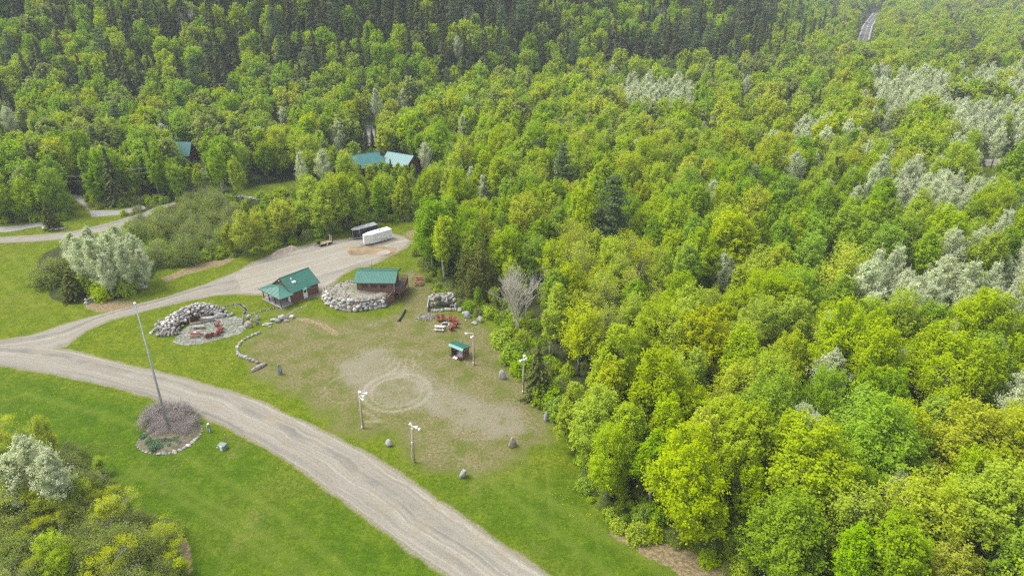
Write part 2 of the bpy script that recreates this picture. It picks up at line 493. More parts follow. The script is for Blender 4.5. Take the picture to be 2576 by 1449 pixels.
# wheel tracks: rings and arcs of loose gravel
track = np.zeros_like(gxf)
def arc(c, r, w, a0=0, a1=360, k=1.0, ex=1.0):
    global track
    dx, dy = (gxf - c[0]) / ex, gyf - c[1]
    an = np.degrees(np.arctan2(dy, dx)) % 360
    on = ((an - a0) % 360) < (a1 - a0)
    track = np.maximum(track, k * on * np.exp(-((np.hypot(dx, dy) - r) / w) ** 2))
def lane(pts, w, k=1.0):
    global track
    track = np.maximum(track, k * np.exp(-(dpoly(gxf, gyf, pts) / w) ** 2))
RC = G(998, 985)
arc(RC, 3.9, .55, k=.50); arc(RC, 5.1, .60, k=.55); arc((RC[0] - .8, RC[1] + .3), 5.9, .3, 30, 220, .4)
arc((RC[0] - 2.0, RC[1] + 3.5), 9.2, .5, 20, 170, .38); arc((RC[0] - 2, RC[1] + 4.0), 8.0, .45, 60, 200, .34)
arc((RC[0] - 7, RC[1] + 1), 4.2, .3, 90, 260, .5)
for k in range(7):
    a = G(960 + 16 * k, 890 + 3 * (k % 3)); b = G(975 + 9 * k, 945); lane([a, b], .28, .5)
for (a, b) in [((1090, 985), (1220, 1080)), ((1110, 975), (1250, 1085)), ((1060, 1000), (1150, 1060)), ((1120, 1130), (1240, 1200)), ((1150, 1170), (1200, 1200))]:
    lane(W([a, b]), .7, .34)
lane(W([(985, 770), (1010, 720), (1035, 690)]), 1.2, .4); lane(W([(860, 840), (940, 815), (1005, 790)]), 1.6, .30); lane(W([(905, 850), (985, 800)]), 1.0, .25)
BROWN = W([(752, 803), (775, 806), (805, 814), (845, 840)])
lane(W([(905, 1030), (960, 1060), (920, 1060)]), .5, .5)
shoulder = np.zeros_like(gxf)
def nearroad(a, b, w):
    poly = [(p[0], p[1]) for p in a] + [(p[0], p[1]) for p in b[::-1]]
    d = np.where(inpoly(gxf, gyf, poly), 0, dpoly(gxf, gyf, poly, True))
    return 1 - smooth(.15, w, d + (n2 - .5) * w * .5)
for a, b, w in ((ROAD_N, ROAD_S, 1.6), (DRIVE_N, DRIVE_S, 1.5), (LOT, [], 2.6), (LEFT_N, LEFT_S, .8), (SIDE_N, SIDE_S, .8), (FARLOT, [], 2)):
    shoulder = np.maximum(shoulder, nearroad(a, b, w))
ditch = area(W([(400, 700), (520, 655), (560, 650), (600, 648), (560, 668), (470, 690), (420, 712)]), 1.0, 1) + area(W([(560, 1330), (560, 1331), (561, 1330)]), .1, 0) * 0
ditch = np.maximum(ditch, area(W([(1540, 1340), (1620, 1360), (1740, 1395), (1860, 1450), (1920, 1520), (1760, 1500), (1700, 1440), (1620, 1400)]), 1.2, 2))
ditch = np.maximum(ditch, area(W([(215, 752), (330, 760), (345, 775), (240, 790), (205, 775)]), .8, 1))
ditch = np.maximum(ditch, area(W([(1010, 590), (1060, 570), (1125, 566), (1110, 600), (1040, 612)]), 2, 2) * .8)
ditch = np.maximum(ditch, area(W([(440, 1330), (475, 1370), (490, 1449), (470, 1449), (450, 1390)]), .4, 1) )
ditch = np.maximum(ditch, np.exp(-(dpoly(gxf, gyf, BROWN) / .75) ** 2) * 1.1)
lush = np.clip(area(W([(-300, 930), (0, 930), (250, 975), (470, 1040), (760, 1190), (950, 1320), (1140, 1470), (-300, 1800)]), 3, 2)
               + area(W([(950, 1180), (1200, 1200), (1420, 1200), (1520, 1330), (1800, 1500), (1400, 1480), (1150, 1290)]), 5, 3), 0, 1)
mown = np.zeros_like(gxf)
for pl, w_ in (([(327, 1181), (601, 1341), (740, 1460)], .55), ([(362, 1176), (640, 1326), (800, 1460)], .5), ([(1290, 1195), (1480, 1320), (1720, 1470)], .9), ([(1230, 1210), (1400, 1340), (1560, 1470)], .6), ([(60, 990), (250, 1040), (360, 1075)], .6), ([(420, 1120), (700, 1290), (900, 1460)], .5), ([(20, 640), (200, 800)], .6), ([(0, 700), (150, 820)], .6)):
    mown = np.maximum(mown, .8 * np.exp(-(dpoly(gxf, gyf, W(pl)) / w_) ** 2))
gi, gj = len(gy), len(gx)
idx = np.arange(gi * gj).reshape(gi, gj)
GF = np.stack([idx[:-1, :-1], idx[:-1, 1:], idx[1:, 1:], idx[1:, :-1]], -1).reshape(-1, 4)
micro = (fbm(gxf, gyf, 6, 77) - .5) * .12 * np.where(gyf < 200, 1, 0) - .06

def ground_mat():
    m, nt, out = newmat("lawn and forest floor")
    g = nt.nodes.new("ShaderNodeNewGeometry"); pos = g.outputs["Position"]
    nb = noise(nt, pos, .055, 4); nm = noise(nt, pos, .33, 5); nf = noise(nt, pos, 2.4, 6, .72); nx = noise(nt, pos, 5.5, 5, .8)
    a = mixc(nt, sharpen(nt, nm, .35, .68), (.108, .152, .004), (.168, .198, .009))
    b = mixc(nt, sharpen(nt, nm, .35, .70), (.055, .114, .002), (.092, .158, .004))
    grass = mixc(nt, attr(nt, "lush"), a, b)
    grass = mixc(nt, mathn(nt, 'MULTIPLY', sharpen(nt, nb, .45, .75), .55), grass, (.165, .175, .022))
    nl_ = noise(nt, pos, .14, 5, .65)
    grass = mixc(nt, mathn(nt, 'MULTIPLY', sharpen(nt, nl_, .56, .72), .45), grass, (.215, .190, .060))
    grass = mixc(nt, mathn(nt, 'MULTIPLY', sharpen(nt, nf, .40, .66), .75), grass, (.034, .070, .004))
    grass = mixc(nt, mathn(nt, 'MULTIPLY', sharpen(nt, nx, .52, .68), .55), grass, (.17, .20, .03))
    nt_ = noise(nt, pos, .95, 6, .7)
    grass = mixc(nt, mathn(nt, 'MULTIPLY', sharpen(nt, nt_, .48, .66), .55), grass, (.050, .090, .003))
    grass = mixc(nt, mathn(nt, 'MULTIPLY', sharpen(nt, mathn(nt, 'SUBTRACT', 1.0, nt_), .52, .68), .40), grass, (.165, .195, .020))
    # mowing and wheel stripes
    mp = N(nt, "ShaderNodeMapping"); mp.inputs["Rotation"].default_value = (0, 0, R(-38)); mp.inputs["Scale"].default_value = (.55, .018, 1)
    L(nt, pos, mp.inputs["Vector"])
    st = noise(nt, mp.outputs[0], 1.0, 3)
    grass = mixc(nt, mathn(nt, 'MULTIPLY', sharpen(nt, st, .55, .72), .32), grass, (.150, .185, .028))
    grass = mixc(nt, mathn(nt, 'MULTIPLY', mathn(nt, 'MULTIPLY', attr(nt, "mown"), sharpen(nt, nf, .3, .6)), .38), grass, (.19, .225, .04))
    # dandelions
    vo = N(nt, "ShaderNodeTexVoronoi"); vo.inputs["Scale"].default_value = 2.1; L(nt, pos, vo.inputs["Vector"])
    dn = noise(nt, pos, .09, 3)
    dan = mathn(nt, 'MULTIPLY', mathn(nt, 'LESS_THAN', vo.outputs["Distance"], .13), sharpen(nt, dn, .50, .66))
    grass = mixc(nt, mathn(nt, 'MULTIPLY', dan, .8), grass, (.55, .42, .01))
    v3 = N(nt, "ShaderNodeTexVoronoi"); v3.inputs["Scale"].default_value = 2.6; L(nt, pos, v3.inputs["Vector"])
    wh_ = mathn(nt, 'MULTIPLY', mathn(nt, 'LESS_THAN', v3.outputs["Distance"], .10), sharpen(nt, nb, .52, .62))
    grass = mixc(nt, mathn(nt, 'MULTIPLY', wh_, .35), grass, (.5, .52, .40))
    # worn, straw-coloured turf
    straw = mixc(nt, sharpen(nt, nf, .3, .7), (.105, .100, .030), (.225, .198, .098))
    straw = mixc(nt, mathn(nt, 'MULTIPLY', sharpen(nt, nm, .42, .66), .75), straw, (.095, .120, .014))
    wn_ = mathn(nt, 'ADD', attr(nt, "worn"), mathn(nt, 'MULTIPLY_ADD', nm, .9, -.45))
    col = mixc(nt, sharpen(nt, wn_, .28, .85), grass, straw)
    # loose gravel
    grav = mixc(nt, sharpen(nt, nx, .3, .7), (.185, .164, .112), (.28, .250, .185))
    grav = mixc(nt, mathn(nt, 'MULTIPLY', sharpen(nt, nf, .55, .7), .6), grav, (.16, .17, .05))
    bn = mathn(nt, 'ADD', attr(nt, "bare"), mathn(nt, 'MULTIPLY_ADD', nf, 1.1, -.55))
    col = mixc(nt, mathn(nt, 'MULTIPLY', sharpen(nt, bn, .26, .95), .80), col, grav)
    tn = mathn(nt, 'MULTIPLY', attr(nt, "track"), mathn(nt, 'MULTIPLY_ADD', nf, 1.7, .12))
    col = mixc(nt, sharpen(nt, tn, .18, .85), col, (.33, .30, .235))
    sn = mathn(nt, 'ADD', attr(nt, "shoulder"), mathn(nt, 'MULTIPLY_ADD', nf, .9, -.45))
    col = mixc(nt, sharpen(nt, sn, .66, 1.02), col, grav)
    # dry brown weeds
    dry = mixc(nt, sharpen(nt, nf, .35, .65), (.14, .11, .05), (.31, .24, .14))
    dd = mathn(nt, 'ADD', attr(nt, "ditch"), mathn(nt, 'MULTIPLY_ADD', nf, .9, -.45))
    col = mixc(nt, sharpen(nt, dd, .4, .8), col, dry)
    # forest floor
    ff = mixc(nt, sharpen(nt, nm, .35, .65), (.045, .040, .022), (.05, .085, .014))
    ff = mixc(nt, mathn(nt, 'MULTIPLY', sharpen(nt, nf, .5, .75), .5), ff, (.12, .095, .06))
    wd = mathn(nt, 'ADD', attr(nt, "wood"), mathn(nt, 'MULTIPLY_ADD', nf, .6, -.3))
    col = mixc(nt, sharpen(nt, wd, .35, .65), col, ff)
    p = N(nt, "ShaderNodeBsdfPrincipled", Roughness=1.0); p.inputs["Specular IOR Level"].default_value = .05
    L(nt, col, p.inputs["Base Color"])
    bp = N(nt, "ShaderNodeBump", Strength=.9, Distance=.12)
    L(nt, mathn(nt, 'ADD', nf, mathn(nt, 'MULTIPLY', nx, .5)), bp.inputs["Height"]); L(nt, bp.outputs[0], p.inputs["Normal"])
    L(nt, p.outputs[0], out.inputs[0])
    return m

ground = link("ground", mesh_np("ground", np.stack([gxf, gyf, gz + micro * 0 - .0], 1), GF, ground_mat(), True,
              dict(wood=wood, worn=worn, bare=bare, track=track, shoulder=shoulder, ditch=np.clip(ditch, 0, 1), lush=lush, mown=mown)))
tag(ground, kind="structure", label="grassy clearing and forest floor of the valley")

# ------------------------------------------------------------------ roads and gravel
def gravel_mat(name, lo, hi, streak=1.0, dark=(.22, .21, .19)):
    m, nt, out = newmat(name)
    uv = nt.nodes.new("ShaderNodeUVMap"); g = nt.nodes.new("ShaderNodeNewGeometry"); pos = g.outputs["Position"]
    wob = N(nt, "ShaderNodeCombineXYZ"); L(nt, mathn(nt, 'MULTIPLY_ADD', noise(nt, pos, .12, 3), 2.2, -1.1), wob.inputs[1])
    wv = nt.nodes.new("ShaderNodeVectorMath"); wv.operation = 'ADD'; L(nt, uv.outputs[0], wv.inputs[0]); L(nt, wob.outputs[0], wv.inputs[1])
    def lay(sc):
        mp = N(nt, "ShaderNodeMapping"); mp.inputs["Scale"].default_value = sc; L(nt, wv.outputs[0], mp.inputs["Vector"]); return mp.outputs[0]
    s1 = noise(nt, lay((.035, 1.9, 1)), 1.1, 5, .65); s2 = noise(nt, lay((.006, .42, 1)), 1.0, 2); s3 = noise(nt, lay((.008, .8, 1)), 1.0, 3)
    nf = noise(nt, pos, 3.2, 6, .75); nb = noise(nt, pos, .16, 4)
    c = mixc(nt, sharpen(nt, s1, .34, .66), lo, hi)
    c = mixc(nt, mathn(nt, 'MULTIPLY', mathn(nt, 'MULTIPLY', sharpen(nt, s2, .46, .62), sharpen(nt, noise(nt, pos, .22, 4), .3, .6)), .75 * streak), c, dark)
    c = mixc(nt, mathn(nt, 'MULTIPLY', sharpen(nt, s3, .53, .62), .55 * streak), c, tuple(x * 1.28 for x in hi))
    c = mixc(nt, mathn(nt, 'MULTIPLY', sharpen(nt, nb, .5, .7), .3), c, (hi[0] * .95, hi[1] * .86, hi[2] * .72))
    c = mixc(nt, mathn(nt, 'MULTIPLY', sharpen(nt, nf, .45, .68), .5), c, tuple(x * .58 for x in lo))
    npz = noise(nt, pos, .75, 4, .7)
    c = mixc(nt, mathn(nt, 'MULTIPLY', sharpen(nt, npz, .60, .70), .5), c, dark)
    nq = noise(nt, pos, .28, 5, .7)
    c = mixc(nt, mathn(nt, 'MULTIPLY', sharpen(nt, nq, .54, .64), .45), c, (hi[0] * .80, hi[1] * .70, hi[2] * .55))
    p = N(nt, "ShaderNodeBsdfPrincipled", Roughness=1.0); p.inputs["Specular IOR Level"].default_value = .1
    L(nt, c, p.inputs["Base Color"])
    b = N(nt, "ShaderNodeBump", Strength=.5, Distance=.05); L(nt, nf, b.inputs["Height"]); L(nt, b.outputs[0], p.inputs["Normal"])
    L(nt, p.outputs[0], out.inputs[0]); return m
M['road'] = gravel_mat('pale gravel road', (.225, .207, .168), (.295, .272, .220), 1, (.150, .143, .126))
M['lot'] = gravel_mat('pale gravel yard', (.245, .225, .180), (.325, .300, .243), .7, (.17, .16, .14))
M['asphalt'] = gravel_mat('grey asphalt', (.13, .13, .132), (.165, .165, .168), .3)
M['path'] = gravel_mat('grey gravel path', (.23, .225, .21), (.33, .32, .30), .5)

def strip(name, A, B, mat, z, n=160, m=14, jag=.16, label=None, follow=False):
    A, B = offs(A, n), offs(B, n)
    V, UV = [], []
    u = 0
    for i in range(n):
        if i: u += ((A[i] + B[i]) / 2 - (A[i - 1] + B[i - 1]) / 2).length
        w = (B[i] - A[i]).length
        ja = (float(fbm(A[i].x, A[i].y, .8, 5)) - .5) * 2 * jag; jb = (float(fbm(B[i].x, B[i].y, .8, 9)) - .5) * 2 * jag
        d = (B[i] - A[i]).normalized()
        a, b = A[i] + d * ja, B[i] + d * jb
        for j in range(m + 1):
            p = a.lerp(b, j / m)
            V.append((p.x, p.y, z + (float(hill(p.x, p.y)) if follow else 0))); UV.append((u, w * (j / m - .5)))
    I = np.arange(n * (m + 1)).reshape(n, m + 1)
    F = np.stack([I[:-1, :-1], I[1:, :-1], I[1:, 1:], I[:-1, 1:]], -1).reshape(-1, 4)
    me = mesh_np(name, V, F, mat, True)
    uvl = me.uv_layers.new(name="UVMap")
    uvl.data.foreach_set("uv", np.array(UV, np.float32)[F.ravel()].ravel())
    me.update()
    bm = bmesh.new(); bm.from_mesh(me)
    if sum(f.normal.z for f in bm.faces) < 0: bmesh.ops.reverse_faces(bm, faces=bm.faces)
    bm.to_mesh(me); bm.free()
    return tag(link(name, me), kind="structure", label=label)

def sheet(name, poly, mat, z, jag=.5, label=None, step=.8):
    n = max(40, int(sum((Vector(poly[i][:2]) - Vector(poly[i - 1][:2])).length for i in range(len(poly))) / step))
    P = offs(list(poly) + [poly[0]], n)[:-1]
    c = sum(P, Vector()) / len(P)
    V = []
    for p in P:
        d = (p - c).normalized(); k = (float(fbm(p.x, p.y, 2.0, 15)) - .5) * 2 * jag
        V.append((p.x + d.x * k, p.y + d.y * k, z))
    me = bpy.data.meshes.new(name)
    me.from_pydata(V, [], [tuple(range(len(V)))])
    bm = bmesh.new(); bm.from_mesh(me); bmesh.ops.triangulate(bm, faces=bm.faces)
    if sum(f.normal.z * f.calc_area() for f in bm.faces) < 0: bmesh.ops.reverse_faces(bm, faces=bm.faces)
    uvl = bm.loops.layers.uv.new("UVMap")
    for f in bm.faces:
        for l in f.loops: l[uvl].uv = (l.vert.co.x * .77 + l.vert.co.y * .64, -l.vert.co.x * .64 + l.vert.co.y * .77)
    bm.to_mesh(me); bm.free(); me.materials.append(mat)
    return tag(link(name, me), kind="structure", label=label)

strip("driveway", DRIVE_N, DRIVE_S, M['road'], .012, label="gravel driveway curving up from the road to the yard")
strip("road", ROAD_N, ROAD_S, M['road'], .020, 240, label="broad pale gravel road sweeping across the lawn")
sheet("gravel_yard", LOT, M['lot'], .016, .6, label="gravel yard where the trailers stand")
strip("road", LEFT_N, LEFT_S, M['road'], .012, jag=.3, label="gravel road passing behind the white blossoming clump")
strip("road", SIDE_N, SIDE_S, M['path'], .016, jag=.3, label="grey side road coming out of the dark trees")
strip("road", STUB_N, STUB_S, M['path'], .016, jag=.3, label="short gravel lane at the edge of the left-hand wood")
strip("path", LODGE_N, LODGE_S, M['path'], .02, jag=.2, label="grey lane running down to the teal-roofed lodge")
sheet("gravel_lot", FARLOT, M['lot'], .02, .8, label="far gravel lot beyond the pale poplars")
fo = offs(FAR_C, 60)
def shift(line, k):
    out = []
    for i, p in enumerate(line):
        d = (line[min(i + 1, len(line) - 1)] - line[max(0, i - 1)]).normalized()
        out.append(p + Vector((d.y, -d.x, 0)) * k)
    return out
strip("road", shift(fo, -4.7), shift(fo, 4.7), M['lot'], .02, 60, 4, .3, "gravel verge under the distant highway", True)
strip("road", shift(fo, -4.2), shift(fo, 4.2), M['asphalt'], .03, 60, 4, 0, "distant two lane highway between the woods", True)
for k, mt in ((-3.7, 'white_paint'), (3.7, 'white_paint')):
    strip("road_markings", shift(fo, k - .14), shift(fo, k + .14), M[mt], .04, 60, 1, 0, "white edge line of the distant highway", True)
M['yellow_paint'] = plain('yellow paint', (.6, .42, .05), .7, .05)
strip("road_markings", shift(fo, -.12), shift(fo, .12), M['yellow_paint'], .04, 60, 1, 0, "yellow centre line of the distant highway", True)
M['water'] = plain('river water', (.05, .065, .07), .12, .1, .3, spec=.5)
rv = offs(RIVER_C, 40)
strip("river", shift(rv, -6), shift(rv, 6), M['water'], .05, 40, 4, .3, "grey river glimpsed between far trees")
M['puddle'] = plain('muddy puddle water', (.36, .31, .26), .12, .06, .5, spec=.5)
M['mud'] = plain('damp tan mud', (.27, .20, .115), .9, .25, .35)
sheet("mud", [Z('A', *p) for p in [(1330, 545), (1480, 520), (1700, 505), (1950, 540), (1985, 580), (1940, 625), (1780, 655), (1600, 620), (1420, 640), (1360, 600)]], M['mud'], .022, .5, "damp brown mud around the puddle")
sheet("puddle", [Z('A', *p) for p in [(1715, 610), (1770, 575), (1850, 562), (1890, 585), (1880, 605), (1800, 632), (1730, 628)]], M['puddle'], .027, .15, "pale muddy puddle in the gravel yard")

# ------------------------------------------------------------------ stones
def rock_mesh(name, seed, mat, facets=7, flat=1.0, top=1.0):
    rng = random.Random(seed)
    bm = bmesh.new(); bmesh.ops.create_icosphere(bm, subdivisions=3, radius=1)
    pl = []
    for _ in range(facets):
        n = Vector((rng.gauss(0, 1), rng.gauss(0, 1), rng.gauss(0, .8))).normalized(); pl.append((n, rng.uniform(.58, .86)))
    ph = [rng.uniform(0, 6) for _ in range(6)]
    for v in bm.verts:
        c = v.co.copy()
        for n, d in pl:
            k = c.dot(n) - d
            if k > 0: c -= n * k * .88
        c *= 1 + .05 * math.sin(3 * c.x + ph[0]) * math.sin(4 * c.y + ph[1]) + .03 * math.sin(9 * c.z + ph[2] + 5 * c.x)
        t = (c.z + 1) / 2
        c.x *= 1 + (top - 1) * t; c.y *= 1 + (top - 1) * t; c.z *= flat
        v.co = c
    for f in bm.faces: f.smooth = True
    me = bpy.data.meshes.new(name); bm.to_mesh(me); bm.free(); me.materials.append(mat)
    return me
ROCKS = [rock_mesh("boulder", 100 + i, M['rock']) for i in range(9)]
SLABS = [rock_mesh("slab", 200 + i, M['rock_grey'], 9, 1, .75) for i in range(5)]
PSLABS = [rock_mesh("slab", 300 + i, M['rock_pink'], 9, 1, .85) for i in range(2)]
rr = random.Random(5)

def stone(name, pos, size, me=None, parent=None, rot=None, sink=.25):
    """size = half extents; the stone rests on pos, sunk a little."""
    o = link(name, me or rr.choice(ROCKS), parent)
    o.scale = size
    o.rotation_euler = rot if rot is not None else (rr.uniform(-.3, .3), rr.uniform(-.3, .3), rr.uniform(0, 6.3))
    o.location = Vector(pos) + Vector((0, 0, size[2] * (1 - sink) * .8))
    return o

def rubble_mesh(name, pts, parent=None, mat=None):
    """Many small stones as one loose mass."""
    base = rock_mesh("tmp", 77, None); V0 = np.array([v.co[:] for v in base.vertices]); F0 = np.array([p.vertices[:] for p in base.polygons])
    rng = np.random.default_rng(3); Vs, Fs, A = [], [], []
    for i, (p, s) in enumerate(pts):
        a = rng.uniform(0, 6.3); c, k = math.cos(a), math.sin(a)
        q = V0 * s * rng.uniform(.6, 1.2, 3)
        b = rng.uniform(-.6, .6)
        q = np.stack([q[:, 0], q[:, 1] * math.cos(b) - q[:, 2] * math.sin(b), q[:, 1] * math.sin(b) + q[:, 2] * math.cos(b)], 1)
        q = np.stack([q[:, 0] * c - q[:, 1] * k, q[:, 0] * k + q[:, 1] * c, q[:, 2]], 1) + np.array(p)
        Vs.append(q); Fs.append(F0 + i * len(V0)); A.append(np.full(len(V0), rng.random()))
    bpy.data.meshes.remove(base)
    return link(name, mesh_np(name, np.concatenate(Vs), np.concatenate(Fs), mat or M['rubble'], True, dict(lr=np.concatenate(A))), parent)

# boulder wall and stony berm round the raised cabin
bw = empty("boulder_wall", tuple(BERM[4][:2]) + (0,), 0, "high rounded wall of big pale boulders holding the stony berm under the raised cabin", "stone wall")
ORIG = bw.location.copy()
nx_, ny_ = 64, 56
bxs, bys = np.linspace(-38.5, -22, nx_), np.linspace(113, 127.5, ny_)
BX, BY = np.meshgrid(bxs, bys)
bz = berm_z(BX, BY); bz = bz + np.where(bz > .3, (fbm(BX, BY, 1.3, 8) - .5) * .35, 0) - .06
bi = np.arange(nx_ * ny_).reshape(ny_, nx_)
berm_m, nt, out = newmat("stony soil")
g_ = nt.nodes.new("ShaderNodeNewGeometry")
n1 = noise(nt, g_.outputs["Position"], .55, 4); n2_ = noise(nt, g_.outputs["Position"], 3.5, 5, .7)
c_ = mixc(nt, sharpen(nt, n2_, .35, .65), (.17, .148, .11), (.33, .308, .268))
c_ = mixc(nt, mathn(nt, 'MULTIPLY', sharpen(nt, n1, .5, .66), .7), c_, (.12, .15, .03))
p_ = N(nt, "ShaderNodeBsdfPrincipled", Roughness=1.0); L(nt, c_, p_.inputs["Base Color"])
b_ = N(nt, "ShaderNodeBump", Strength=.8, Distance=.15); L(nt, n2_, b_.inputs["Height"]); L(nt, b_.outputs[0], p_.inputs["Normal"]); L(nt, p_.outputs[0], out.inputs[0])
o = link("earth_fill", mesh_np("earth_fill", np.stack([BX.ravel(), BY.ravel(), bz.ravel()], 1) - np.array(ORIG), np.stack([bi[:-1, :-1], bi[:-1, 1:], bi[1:, 1:], bi[1:, :-1]], -1).reshape(-1, 4), berm_m, True), bw)
bl = offs(BERM, 200)
cnt = 0
for row, (zc, inset, s0) in enumerate(((.0, -.05, .62), (.62, .12, .56), (1.18, .30, .52), (1.68, .48, .46))):
    t = rr.uniform(0, 2)
    while t < 199:
        i = int(t); p = bl[i]; d = (bl[min(i + 1, 199)] - bl[max(0, i - 1)]).normalized(); nrm = Vector((-d.y, d.x, 0))
        s = s0 * rr.uniform(.62, 1.12)
        q = p + nrm * (inset + rr.uniform(-.08, .12)) - ORIG
        if row == 3 and i > 172: t += 3; continue
        stone("boulder", (q.x, q.y, zc + rr.uniform(-.1, .08)), (s * rr.uniform(.8, 1.05), s * rr.uniform(.75, 1), s * rr.uniform(.62, .85)), None, bw, sink=.15)
        t += s * 1.62 / ((Vector(bl[1]) - Vector(bl[0])).length); cnt += 1
pts = []
for _ in range(900):
    x, y = rr.uniform(-38, -23), rr.uniform(113.5, 126.5)
    if not bool(inpoly(x, y, BERM_POLY)): continue
    h = float(berm_z(x, y))
    if x > -31 and y > 115.6 and rr.random() < .93: continue
    pts.append(((x - ORIG.x, y - ORIG.y, h + .02), rr.uniform(.06, .17)))
tag(rubble_mesh("rubble", pts, bw), kind="stuff")
# dark timber cheek closing the right-hand end of the wall
e = BERM[-1]
MB().plate([(e.x + .3 - ORIG.x, e.y - ORIG.y + .1, 0), (e.x + 1.1 - ORIG.x, 117.9 - ORIG.y, 0), (e.x + 1.1 - ORIG.x, 117.9 - ORIG.y, 2.3), (e.x + .3 - ORIG.x, e.y - ORIG.y + .1, 1.9)], .2).build("timber_cheek", M['log_wall'], bw)

# crescent of piled boulders behind the first fire pit
CRES = [Z('B', *p) for p in [(470, 690), (520, 590), (620, 500), (740, 425), (870, 375), (1000, 345), (1150, 335), (1290, 345)]]
cw = empty("boulder_wall", tuple(CRES[3][:2]) + (0,), 0, "crescent bank of piled grey boulders behind the flagstone fire pit", "stone wall")
O2 = cw.location.copy()
cl = offs(CRES, 100)
cand = []
for i in range(100):
    p = cl[i]; d = (cl[min(i + 1, 99)] - cl[max(0, i - 1)]).normalized(); nrm = Vector((-d.y, d.x, 0))
    hh = 1.75 * smooth(-.12, .28, i / 99) * (1 - .55 * smooth(.7, 1, i / 99)); hw = 1.9 * (1 - .45 * smooth(.65, 1, i / 99))
    for k in range(9):
        a = rr.uniform(-1, 1); z = float(hh) * (1 - abs(a) ** 2.2) ** .8 if k < 7 else rr.uniform(0, float(hh) * .7)
        cand.append((p + nrm * a * float(hw), z, rr.uniform(.24, .5) * (1.15 if z < .5 else 1)))
kept = []
for q, z, s in cand:
    if all((q - q2).length_squared + (z - z2) ** 2 > (.78 * (s + s2)) ** 2 * .8 for q2, z2, s2 in kept): kept.append((q, z, s))
kept.sort(key=lambda k: -(k[1] * .6 + k[2] - (k[0] - Vector((-56, 106, 0))).length * .05))
core = []
for i in range(0, 100, 2):
    p = cl[i]; d = (cl[min(i + 1, 99)] - cl[max(0, i - 1)]).normalized(); nrm = Vector((-d.y, d.x, 0))
    hh = 1.75 * float(smooth(-.12, .28, i / 99)) * (1 - .55 * float(smooth(.7, 1, i / 99)))
    for a in (-.5, -.15, .2, .55): core.append(((p.x + nrm.x * a * 1.6 - O2.x, p.y + nrm.y * a * 1.6 - O2.y, hh * (.55 - .3 * a * a)), .42))
for q, z, s in kept[:100]:
    stone("boulder", (q.x - O2.x, q.y - O2.y, z), (s, s * rr.uniform(.75, 1), s * rr.uniform(.65, .9)), None, cw, sink=.5)
tag(rubble_mesh("rubble", core + [((q.x - O2.x, q.y - O2.y, z + s * .2), s * .9) for q, z, s in kept[100:]], cw), kind="stuff")

# loose boulders trailing off the left tip of the crescent
for k, (x, y, s) in enumerate([(230, 655, .42), (268, 622, .36), (300, 585, .36), (350, 605, .52), (300, 535, .42), (355, 505, .40), (395, 560, .42), (352, 468, .40), (330, 560, .36)]):
    tag(stone("boulder", Z('B', x, y), (s, s * .85, s * .75)), "rounded boulder in the loose tail at the left tip of the crescent bank", "boulder", "boulders trailing off the crescent bank")
# flagstone patio
PAT = [Z('B', *p) for p in [(530, 785), (620, 700), (700, 600), (850, 510), (960, 470), (1160, 440), (1330, 405), (1500, 400), (1590, 430), (1640, 490), (1640, 600), (1560, 660), (1400, 715), (1200, 760), (950, 815), (720, 830), (600, 815)]]
fm, nt, out = newmat("flagstone paving")
g_ = nt.nodes.new("ShaderNodeNewGeometry")
v1 = N(nt, "ShaderNodeTexVoronoi"); v1.feature = 'DISTANCE_TO_EDGE'; v1.inputs["Scale"].default_value = 1.25; L(nt, g_.outputs["Position"], v1.inputs["Vector"])
v2 = N(nt, "ShaderNodeTexVoronoi"); v2.inputs["Scale"].default_value = 1.25; L(nt, g_.outputs["Position"], v2.inputs["Vector"])
n1 = noise(nt, g_.outputs["Position"], 1.1, 5)
sep = nt.nodes.new("ShaderNodeSeparateColor"); L(nt, v2.outputs["Color"], sep.inputs[0])
st_ = mixc(nt, sep.outputs[0], (.150, .150, .138), (.27, .265, .245))
c_ = mixc(nt, mathn(nt, 'MULTIPLY', sharpen(nt, n1, .45, .7), .5), st_, (.20, .17, .12))
gap = sharpen(nt, mathn(nt, 'MULTIPLY_ADD', n1, -.06, v1.outputs["Distance"]), .0, .07)
c_ = mixc(nt, gap, (.10, .13, .035), c_)
p_ = N(nt, "ShaderNodeBsdfPrincipled", Roughness=.9); L(nt, c_, p_.inputs["Base Color"])
b_ = N(nt, "ShaderNodeBump", Strength=.8, Distance=.05); L(nt, gap, b_.inputs["Height"]); L(nt, b_.outputs[0], p_.inputs["Normal"]); L(nt, p_.outputs[0], out.inputs[0])
M['flag'] = fm
sheet("pavement", PAT, fm, .03, .35, "round patio of irregular grey flagstones")
# stepping-stone walks
def walk(pts, n, label, w=.42):
    mb = MB()
    for p in offs([Z('B', *q) for q in pts], n):
        a = rr.uniform(0, 6.3); k = rr.randint(5, 7)
        mb.prism([(p.x + math.cos(a + 6.283 * i / k) * w * rr.uniform(.7, 1.1), p.y + math.sin(a + 6.283 * i / k) * w * rr.uniform(.7, 1.1)) for i in range(k)], -.1, .05)
    o = mb.build("path", M['flag']); tag(o, label, kind="structure")
walk([(1330, 255), (1450, 220), (1560, 215), (1620, 260), (1665, 300), (1640, 350), (1620, 375)], 22, "curved stepping-stone walk beside the dark slabs")
walk([(1720, 375), (1800, 350), (1880, 320), (1980, 300), (2080, 270), (2180, 280)], 16, "stepping-stone walk towards the cabin porch")
walk([(2280, 375), (2400, 300), (2480, 265), (2560, 240)], 10, "line of flat stones crossing the lawn below the cabin", .3)
